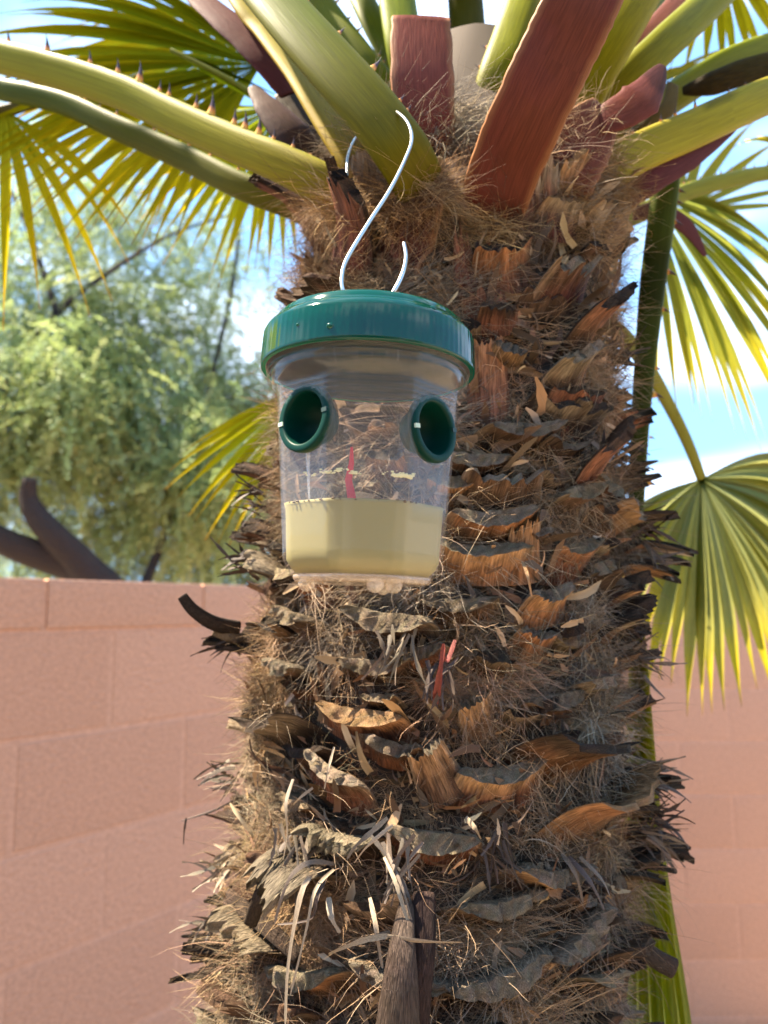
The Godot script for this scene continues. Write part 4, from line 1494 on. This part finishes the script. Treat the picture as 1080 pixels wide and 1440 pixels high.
func build_crown(palm: Node3D) -> void:
	var lime := dye(176, 172, 66)
	var olive := dye(150, 146, 62)
	var yellow := dye(196, 176, 84)
	var green := dye(104, 118, 52)
	var maroon := tone(MAROON)
	var leafy := {"base": leafdye(136, 150, 44), "mid": leafdye(174, 178, 42), "tip": leafdye(190, 182, 40), "end": leafdye(150, 100, 44)}
	var greyer := {"base": leafdye(138, 150, 92), "mid": leafdye(164, 168, 82), "tip": leafdye(208, 190, 50), "end": leafdye(146, 106, 56)}
	var dusty := {"base": leafdye(150, 156, 128), "mid": leafdye(166, 166, 118), "tip": leafdye(214, 194, 60), "end": leafdye(150, 112, 64)}
	var gold := {"base": leafdye(140, 152, 44), "mid": leafdye(188, 180, 36), "tip": leafdye(214, 180, 28), "end": leafdye(150, 94, 36)}
	var toward := Vector3(0.1, -0.35, 1)

	# --- stalks: path in pixels with distance, widths in mm, tones, thorns [margin, from, to, count, size]
	var stalks := [
		# two stalks to the left
		{"p": [[520, 310, .62], [470, 270, .60], [400, 232, .61], [330, 203, .63], [240, 163, .66], [150, 122, .69], [0, 80, .74], [-150, 56, .80], [-300, 60, .86], [-520, 90, .98]], "w": [40, 34, 31, 30, 30, 31, 32, 33, 32, 28], "flat": 0.42, "c": {"base": dye(176, 136, 66), "tip": dye(172, 170, 70), "edge": dye(170, 160, 80)}, "t": [[1, 0.22, 0.82, 19, 0.015]], "face": Vector3(-0.1, -0.5, 1)},
		{"p": [[470, 320, .76], [415, 290, .74], [340, 262, .75], [260, 222, .78], [160, 178, .81], [90, 146, .84], [0, 126, .88], [-120, 112, .95], [-480, 170, 1.2]], "w": [30, 28, 27, 27, 26, 25, 25, 24, 22], "flat": 0.45, "c": {"base": dye(140, 128, 66), "tip": dye(98, 112, 56), "edge": dye(128, 138, 64)}, "t": [[1, 0.12, 0.85, 19, 0.010]], "face": Vector3(-0.1, -0.5, 1)},
		# the broad one the wire hangs on, and the one behind it
		{"p": [[592, 262, .545], [566, 214, .525], [520, 152, .525], [460, 84, .535], [400, 16, .555], [340, -60, .59], [270, -180, .66], [150, -430, .84]], "w": [40, 42, 42, 42, 42, 42, 41, 38], "flat": 0.34, "c": {"base": dye(150, 128, 44), "tip": dye(106, 114, 34), "edge": dye(140, 130, 50), "end": dye(196, 166, 96)}, "t": [[1, 0.20, 0.80, 8, 0.011]], "face": Vector3(0.35, -0.5, 1)},
		{"p": [[545, 270, .60], [510, 222, .60], [465, 160, .615], [425, 100, .635], [380, 40, .66], [320, -40, .70], [180, -270, .92]], "w": [52, 46, 40, 36, 36, 36, 32], "flat": 0.3, "c": {"base": dye(168, 132, 70), "tip": dye(186, 164, 72), "edge": dye(206, 168, 84)}, "t": [], "face": Vector3(0.5, -0.4, 1)},
		# thin stalks at the top
		{"p": [[600, 200, .80], [545, 128, .78], [500, 70, .78], [455, 10, .80], [400, -80, .86]], "w": [32, 31, 30, 30, 28], "flat": 0.4, "c": {"base": olive, "tip": dye(138, 142, 62)}, "t": [[1, 0.15, 0.75, 7, 0.013]], "face": toward},
		{"p": [[610, 190, .84], [570, 110, .82], [525, 30, .83], [490, -40, .87]], "w": [34, 32, 30, 28], "flat": 0.4, "c": {"base": olive, "tip": dye(126, 134, 64)}, "t": [[1, 0.3, 0.7, 4, 0.012]], "face": toward},
		{"p": [[590, 160, .72], [572, 80, .70], [560, 10, .71], [548, -90, .74]], "w": [36, 37, 37, 36], "flat": 0.4, "c": {"base": lime, "tip": dye(150, 160, 56)}, "t": [[1, 0.3, 0.9, 4, 0.011]], "face": toward},
		{"p": [[665, 210, .86], [660, 80, .84], [650, -60, .84]], "w": [44, 44, 40], "flat": 0.4, "c": {"base": dye(66, 60, 34), "tip": dye(96, 92, 44)}, "t": [], "face": toward},
		# either side of the maroon one
		{"p": [[668, 232, .64], [678, 170, .62], [700, 100, .61], [722, 40, .62], [752, -50, .64]], "w": [26, 28, 32, 33, 33], "flat": 0.45, "c": {"base": dye(150, 140, 58), "tip": dye(168, 168, 64), "edge": dye(196, 184, 96)}, "t": [[-1, 0.1, 0.6, 6, 0.010]], "face": Vector3(-0.3, -0.3, 1)},
		{"p": [[668, 372, .60], [690, 300, .562], [712, 232, .535], [748, 150, .505], [788, 66, .49], [826, -12, .48], [872, -110, .48]], "w": [44, 50, 52, 52, 51, 50, 48], "flat": 0.12, "c": {"base": husk(134, 74, 58), "tip": husk(126, 74, 58), "edge": husk(206, 160, 108), "edge_at": 0.86, "torn": 0.04, "mat": mats.sheath}, "t": [], "face": Vector3(-0.1, -0.45, 1)},
		{"p": [[790, 190, .66], [822, 118, .635], [862, 50, .63], [910, -30, .645], [970, -120, .68]], "w": [44, 44, 43, 41, 40], "flat": 0.4, "c": {"base": dye(150, 146, 56), "tip": dye(184, 172, 60), "spot": dye(74, 52, 30), "spot_over": 0.34, "edge": dye(198, 184, 100)}, "t": [], "face": Vector3(-0.2, -0.4, 1)},
		{"p": [[820, 200, .70], [872, 126, .66], [930, 66, .66], [990, 10, .68], [1070, -70, .72]], "w": [34, 33, 32, 32, 31], "flat": 0.45, "c": {"base": dye(176, 160, 84), "tip": dye(172, 172, 88)}, "t": [], "face": Vector3(-0.2, -0.4, 1)},
		# right-hand stalks
		{"p": [[800, 290, .66], [848, 246, .64], [900, 214, .645], [970, 184, .66], [1040, 152, .68], [1110, 124, .71], [1220, 90, .77]], "w": [40, 36, 34, 34, 34, 33, 32], "flat": 0.42, "c": {"base": dye(186, 172, 120), "tip": dye(176, 170, 78), "edge": dye(204, 178, 96)}, "t": [[-1, 0.25, 0.7, 7, 0.007]], "face": Vector3(0.1, -0.5, 1)},
		{"p": [[830, 220, .76], [890, 176, .76], [960, 128, .78], [1030, 86, .80], [1110, 58, .83], [1210, 30, .88]], "w": [34, 33, 32, 31, 30, 29], "flat": 0.42, "c": {"base": dye(158, 142, 66), "tip": dye(160, 166, 82)}, "t": [], "face": Vector3(0.1, -0.5, 1)},
		# pale toothed stalk low on the right and the one that carries the hanging fan
		{"p": [[820, 330, .84], [900, 300, .88], [960, 272, .92], [1040, 250, .97], [1130, 236, 1.04]], "w": [24, 22, 21, 20, 19], "flat": 0.5, "c": {"base": dye(150, 150, 92), "tip": dye(166, 166, 104)}, "t": [[-1, 0.2, 0.95, 18, 0.007]], "face": toward},
		{"p": [[800, 440, .82], [862, 462, .86], [905, 508, .90], [942, 572, .96], [968, 625, 1.0], [986, 672, 1.04]], "w": [24, 21, 18, 16, 15, 14], "flat": 0.5, "c": {"base": dye(140, 146, 84), "tip": dye(176, 172, 118)}, "t": [], "face": toward},
		# dark green one that has snapped over and hangs straight down behind
		{"p": [[900, 232, .70], [936, 238, .71], [936, 262, .715], [930, 310, .72], [918, 400, .735], [908, 500, .75], [900, 600, .77], [895, 700, .79], [890, 800, .80], [888, 880, .81]], "w": [16, 22, 26, 26, 25, 21, 18, 16, 15, 15], "flat": 0.5, "c": {"base": dye(92, 106, 58), "tip": dye(72, 84, 60), "edge": dye(118, 128, 72)}, "t": [[-1, 0.22, 0.75, 9, 0.011]], "face": Vector3(-0.15, 0, 1)},
		# grey-brown dead one across the left
		{"p": [[160, 146, .98], [90, 138, .96], [40, 146, .94], [8, 156, .93], [-40, 165, .92]], "w": [12, 14, 16, 16, 14], "flat": 0.5, "c": {"base": dye(120, 116, 84), "tip": dye(128, 112, 88)}, "t": [], "face": toward},
	]
	var fronds := []
	for s in stalks:
		var f := frond(palm)
		fronds.append(f)
		var w := []
		for q in s.w:
			w.append(q * 0.001)
		var pts := petiole(f, path(s.p), w, s.flat, (s.face as Vector3).normalized(), s.c, 60 if s.c.has("torn") else 30)
		for q in s.t:
			thorns(f, pts, w[w.size() / 2], (s.face as Vector3).normalized(), q[0], q[1], q[2], q[3], q[4])

	# --- blades: hub and end of the middle leaflet in pixels with distance
	stemmed(frond(palm), {"h": at(366, 92, .90), "to": at(20, 40, .92), "long": 1.2, "nrm": Vector3(0.1, 0.3, 0.95), "count": 30, "lo": -40, "hi": 85, "width": 0.028, "overlap": 1.4, "droop": 0.6, "cols": leafy, "late": 2.0})
	stemmed(frond(palm), {"h": at(350, 60, 1.02), "to": at(40, 170, 1.05), "long": 1.25, "nrm": Vector3(0.1, 0.3, 0.95), "count": 26, "lo": -60, "hi": 60, "width": 0.024, "droop": 0.7, "cols": gold, "late": 2.0})
	stemmed(frond(palm), {"h": at(392, 150, .98), "to": at(262, 330, 1.0), "long": 1.2, "nrm": Vector3(0.25, 0.25, 1), "count": 22, "lo": -56, "hi": 62, "width": 0.017, "droop": 0.45, "cols": gold})
	fan(fronds[17], {"h": at(8, 156, .93), "to": at(34, 380, .90), "long": 1.3, "nrm": Vector3(0.2, 0.1, 1), "count": 11, "lo": -62, "hi": 52, "width": 0.013, "droop": 0.9, "cols": gold})
	stemmed(frond(palm), {"h": at(440, 540, .98), "to": at(300, 720, 1.0), "long": 1.16, "nrm": Vector3(0.1, 0.2, 1), "count": 15, "lo": -34, "hi": 42, "width": 0.021, "droop": 0.35, "cols": gold})
	fan(fronds[15], {"h": at(986, 674, 1.04), "to": at(1072, 880, 1.06), "long": 1.45, "nrm": Vector3(0.25, 0.12, 1), "count": 34, "lo": -98, "hi": 92, "width": 0.056, "split": 0.36, "overlap": 1.5, "droop": 0.95, "cols": dusty, "late": 1.5})
	stemmed(frond(palm), {"h": at(912, 268, 1.0), "to": at(1050, 440, 1.05), "long": 1.75, "nrm": Vector3(0.1, 0.4, 0.9), "count": 26, "lo": -52, "hi": 58, "width": 0.034, "overlap": 1.4, "droop": 0.85, "cols": greyer})
	stemmed(frond(palm), {"h": at(1010, -70, 1.15), "to": at(970, 120, 1.12), "long": 1.0, "nrm": Vector3(0, 0.1, 1), "count": 22, "lo": -75, "hi": 75, "width": 0.022, "droop": 0.5, "cols": gold})
	stemmed(frond(palm), {"h": at(880, 140, 1.05), "to": at(1120, 30, 1.15), "long": 1.0, "nrm": Vector3(-0.1, 0.8, 0.6), "count": 20, "lo": -70, "hi": 50, "width": 0.020, "droop": 0.6, "cols": greyer})
	fan(fronds[14], {"h": at(1130, 236, 1.04), "to": at(1330, 330, 1.1), "nrm": Vector3(0, 0.6, 0.8), "count": 20, "lo": -110, "hi": 110, "width": 0.03, "droop": 0.8, "cols": greyer, "joined": true})
	# thin blade ends that cross the upper right and left
	stemmed(frond(palm), {"h": at(960, 300, 1.1), "to": at(1080, 170, 1.15), "long": 1.1, "nrm": Vector3(0, 0.3, 1), "count": 7, "lo": -50, "hi": 40, "width": 0.015, "droop": 0.3, "cols": greyer})
	stemmed(frond(palm), {"h": at(240, 70, .84), "to": at(420, 170, .86), "long": 1.0, "nrm": Vector3(0, 0.3, 1), "count": 2, "lo": -5, "hi": 12, "width": 0.008, "droop": 0.1, "cols": {"base": green, "mid": green, "tip": green, "end": green}})
	# the folded blade below the snapped stalk
	var folded: Node3D = fronds[16]
	for i in 9:
		var f := i / 8.0
		var mb := MB.new()
		mb.org = palm.get_meta("org")
		var pts := curve_points(path([[888 + 5 * f, 800, .81], [890 + 14 * f, 900, .80], [886 + 32 * f, 1080, .775], [888 + 46 * f, 1240, .76], [886 + 80 * f, 1450, .75], [882 + 100 * f, 1640, .75]]), 22)
		var w := PackedFloat32Array()
		for k in 23:
			w.append(0.0055 + 0.0075 * k / 22.0)
		ribbon(mb, pts, w, Vector3(rr(-0.5, 0.5), 0, 1), vary(leafdye(196, 194, 96), 0.2), vary(leafdye(176, 184, 112), 0.25), (0.9 if i % 2 == 0 else -0.9), rr(-0.3, 0.3))
		obj("leaflet", mb.mesh(), mats.leaf, folded)
	# blades of the stalks that run out of view
	for s in [[0, [-520, 90, .98], [-800, 240, 1.05]], [1, [-480, 170, 1.2], [-760, 300, 1.3]], [2, [150, -430, .84], [-40, -800, 1.0]], [3, [180, -270, .92], [0, -600, 1.1]], [9, [872, -110, .48], [1040, -560, .55]], [11, [1070, -70, .72], [1440, -360, .8]], [12, [1220, 90, .77], [1640, 120, .9]], [6, [548, -90, .74], [520, -700, 1.1]]]:
		var h := at(s[1][0], s[1][1], s[1][2])
		var to := at(s[2][0], s[2][1], s[2][2])
		var ax := (to - h).normalized()
		fan(fronds[s[0]], {"h": h, "to": h + ax * 0.55, "nrm": Vector3(0, 1, 0.2) if absf(ax.y) < 0.8 else Vector3(0, 0.4, 1), "count": 14, "lo": -62, "hi": 62, "width": 0.034, "droop": 0.4, "cols": leafy, "joined": true, "rows": 9})

	# --- broad papery sheaths: cut maroon bases between the stalks
	var broad := [
		[[[604, 262, .585], [598, 190, .565], [594, 110, .56], [592, 24, .57]], [30, 46, 49, 46], 0.07, husk(126, 68, 56), husk(132, 76, 62), Vector3(0.05, -0.3, 1)],
		[[[770, 300, .60], [790, 250, .58], [822, 196, .58], [852, 156, .59]], [44, 56, 52, 30], 0.08, husk(120, 70, 58), husk(132, 84, 68), Vector3(0.1, -0.3, 1)],
		[[[800, 178, .60], [850, 168, .585], [900, 140, .585], [932, 92, .60]], [12, 28, 34, 7], 0.2, husk(98, 56, 50), husk(128, 78, 68), Vector3(0.1, 0.2, 1)],
		[[[408, 132, .68], [370, 80, .68], [318, 30, .69], [258, -20, .71]], [22, 31, 30, 20], 0.16, husk(118, 76, 76), husk(124, 82, 78), Vector3(0.5, -0.3, 1)],
		[[[440, 232, .66], [410, 190, .655], [378, 152, .66], [354, 122, .67]], [34, 36, 26, 8], 0.22, husk(88, 70, 62), husk(112, 94, 84), Vector3(0.3, -0.1, 1)],
		[[[462, 226, .69], [440, 180, .69], [400, 130, .70]], [34, 34, 22], 0.25, husk(96, 86, 56), husk(84, 74, 56), Vector3(0.3, -0.1, 1)],
		[[[820, 160, .69], [872, 92, .68], [925, 40, .69], [970, -16, .71]], [34, 32, 28, 22], 0.18, husk(120, 76, 64), husk(146, 96, 78), Vector3(-0.3, -0.2, 1)],
		[[[840, 300, .67], [900, 262, .665], [970, 220, .675], [1036, 176, .69]], [22, 24, 24, 7], 0.2, husk(96, 54, 52), husk(104, 62, 66), Vector3(0.1, -0.4, 1)],
		[[[800, 330, .68], [870, 286, .675], [930, 252, .68], [960, 232, .69]], [24, 22, 16, 8], 0.3, husk(112, 70, 58), husk(126, 84, 66), Vector3(0.1, -0.4, 1)],
		[[[890, 300, .74], [930, 298, .74], [966, 320, .745], [992, 360, .75]], [14, 18, 16, 4], 0.2, husk(120, 78, 84), husk(112, 72, 78), Vector3(0.1, -0.2, 1)],
		[[[880, 196, .74], [915, 178, .735], [940, 150, .735], [946, 118, .74]], [14, 18, 16, 14], 0.2, husk(110, 98, 60), husk(116, 104, 66), Vector3(0.2, -0.2, 1)],
	]
	for s in broad:
		var f := branch("leaf_sheath", palm)
		f.set_meta("org", palm.get_meta("org"))
		var w := []
		for q in s[1]:
			w.append(q * 0.001)
		petiole(f, path(s[0]), w, s[2], (s[5] as Vector3).normalized(), {"base": s[3], "tip": s[4], "edge": husk(186, 146, 104) if s[1][1] > 40 else (s[4] as Color), "torn": 0.06, "edge_at": 0.80, "mat": mats.sheath, "end": husk(60, 30, 26)}, 24)
	# crusted dead patch on the upper right stalk
	var crust := branch("dead_stalk", palm)
	crust.set_meta("org", palm.get_meta("org"))
	petiole(crust, path([[960, 128, .755], [1000, 118, .75], [1050, 100, .755], [1110, 84, .77], [1180, 66, .80]]), [0.008, 0.024, 0.027, 0.026, 0.02], 0.5, Vector3(0.1, -0.2, 1), {"base": dye(82, 62, 48), "tip": dye(92, 72, 60), "mat": mats.boot}, 30)


func _ready() -> void:
	rng.seed = 20240611
	noise.seed = 7
	noise.noise_type = FastNoiseLite.TYPE_SIMPLEX_SMOOTH
	noise.frequency = 1.0 / 60.0
	noise.fractal_octaves = 3

	# camera
	var cam := Camera3D.new()
	cam.name = "camera"
	add_child(cam)
	cam.position = eye
	cam.rotation_degrees = Vector3(PITCH, 0, 0)
	cam.fov = 66.08
	var lens := CameraAttributesPhysical.new()
	lens.frustum_focal_length = 18.45
	lens.exposure_aperture = 5.2
	lens.frustum_focus_distance = 0.45
	lens.frustum_near = 0.02
	lens.frustum_far = 400.0
	cam.attributes = lens
	cam.current = true

	# sky, sun, exposure
	var sky_mat := ProceduralSkyMaterial.new()
	sky_mat.sky_top_color = Color(0.46, 0.65, 0.86)
	sky_mat.sky_horizon_color = Color(0.52, 0.70, 0.87)
	sky_mat.sky_curve = 0.16
	sky_mat.ground_bottom_color = Color(0.42, 0.36, 0.30)
	sky_mat.ground_horizon_color = Color(0.60, 0.56, 0.50)
	sky_mat.sky_energy_multiplier = 0.74
	sky_mat.ground_energy_multiplier = 0.6
	sky_mat.sun_angle_max = 8.0
	var cn := FastNoiseLite.new()
	cn.seed = 12
	cn.noise_type = FastNoiseLite.TYPE_SIMPLEX_SMOOTH
	cn.fractal_octaves = 5
	cn.frequency = 1.0
	var clouds := Image.create(1024, 512, false, Image.FORMAT_RGBA8)
	for j in 512:
		var el := (0.5 - (j + 0.5) / 512.0) * PI
		for i in 1024:
			var az := (i + 0.5) / 1024.0 * TAU
			var d := Vector3(cos(el) * cos(az), sin(el), cos(el) * sin(az))
			var q := 0.0
			if el > 0.0:
				q = cn.get_noise_3d(d.x * 1.6, d.y * 7.0, d.z * 1.6) * 0.5 + 0.5
				q = smoothstep(0.40, 0.85, q) * smoothstep(0.0, 0.1, el)
			clouds.set_pixel(i, j, Color(1, 1, 1, q))
	sky_mat.sky_cover = tex(clouds)
	sky_mat.sky_cover_modulate = Color(0.70, 0.67, 0.64, 0.9)
	var sky := Sky.new()
	sky.sky_material = sky_mat
	var env := Environment.new()
	env.background_mode = Environment.BG_SKY
	env.sky = sky
	env.tonemap_mode = Environment.TONE_MAPPER_LINEAR
	env.tonemap_exposure = 5.7
	env.sdfgi_enabled = true
	env.ssao_enabled = true
	env.ssil_enabled = true
	var we := WorldEnvironment.new()
	we.name = "world"
	we.environment = env
	add_child(we)
	var sun := DirectionalLight3D.new()
	sun.name = "sun"
	sun.light_energy = 1.6
	sun.light_color = Color(1.0, 0.93, 0.82)
	sun.light_angular_distance = 0.5
	sun.shadow_enabled = true
	add_child(sun)
	sun.look_at_from_position(Vector3(-0.50, 0.86, -0.07), Vector3.ZERO, Vector3.FORWARD)

	build_materials()

	# ground
	var gm := MB.new()
	var gn := 60
	for r in gn + 1:
		for k in gn + 1:
			var gx := signf(k - gn / 2.0) * pow(absf(k - gn / 2.0) / (gn / 2.0), 3.0) * 150.0
			var gz := -signf(r - gn / 2.0) * pow(absf(r - gn / 2.0) / (gn / 2.0), 3.0) * 150.0
			gm.pt(Vector3(gx, 0.012 * noise.get_noise_2d(gx * 20.0, gz * 20.0), gz), Color.WHITE)
	gm.grid(0, gn + 1, gn + 1)
	var ground := obj("ground", gm.mesh(), mats.ground, self)
	ground.set_meta("kind", "structure")
	ground.set_meta("label", "pale gravel ground of the yard at the foot of the palm")

	# walls: the near one runs away from the left to the corner behind the palm, the far one faces us
	wall("pinkish concrete block wall left of the palm, running away under the tree", Vector3(-0.707, 0, -1.46), Vector3(0.558, 0, -0.830), -2.6, 2.02, 1.70, 0.25)
	wall("pinkish concrete block wall to the right behind the palm and hanging fronds", Vector3(0.36, 0, -3.20), Vector3(1, 0, 0), -0.2, 5.2, 1.83, 0.60)
	build_house()
	build_tree()
	build_palm()
	build_trap()
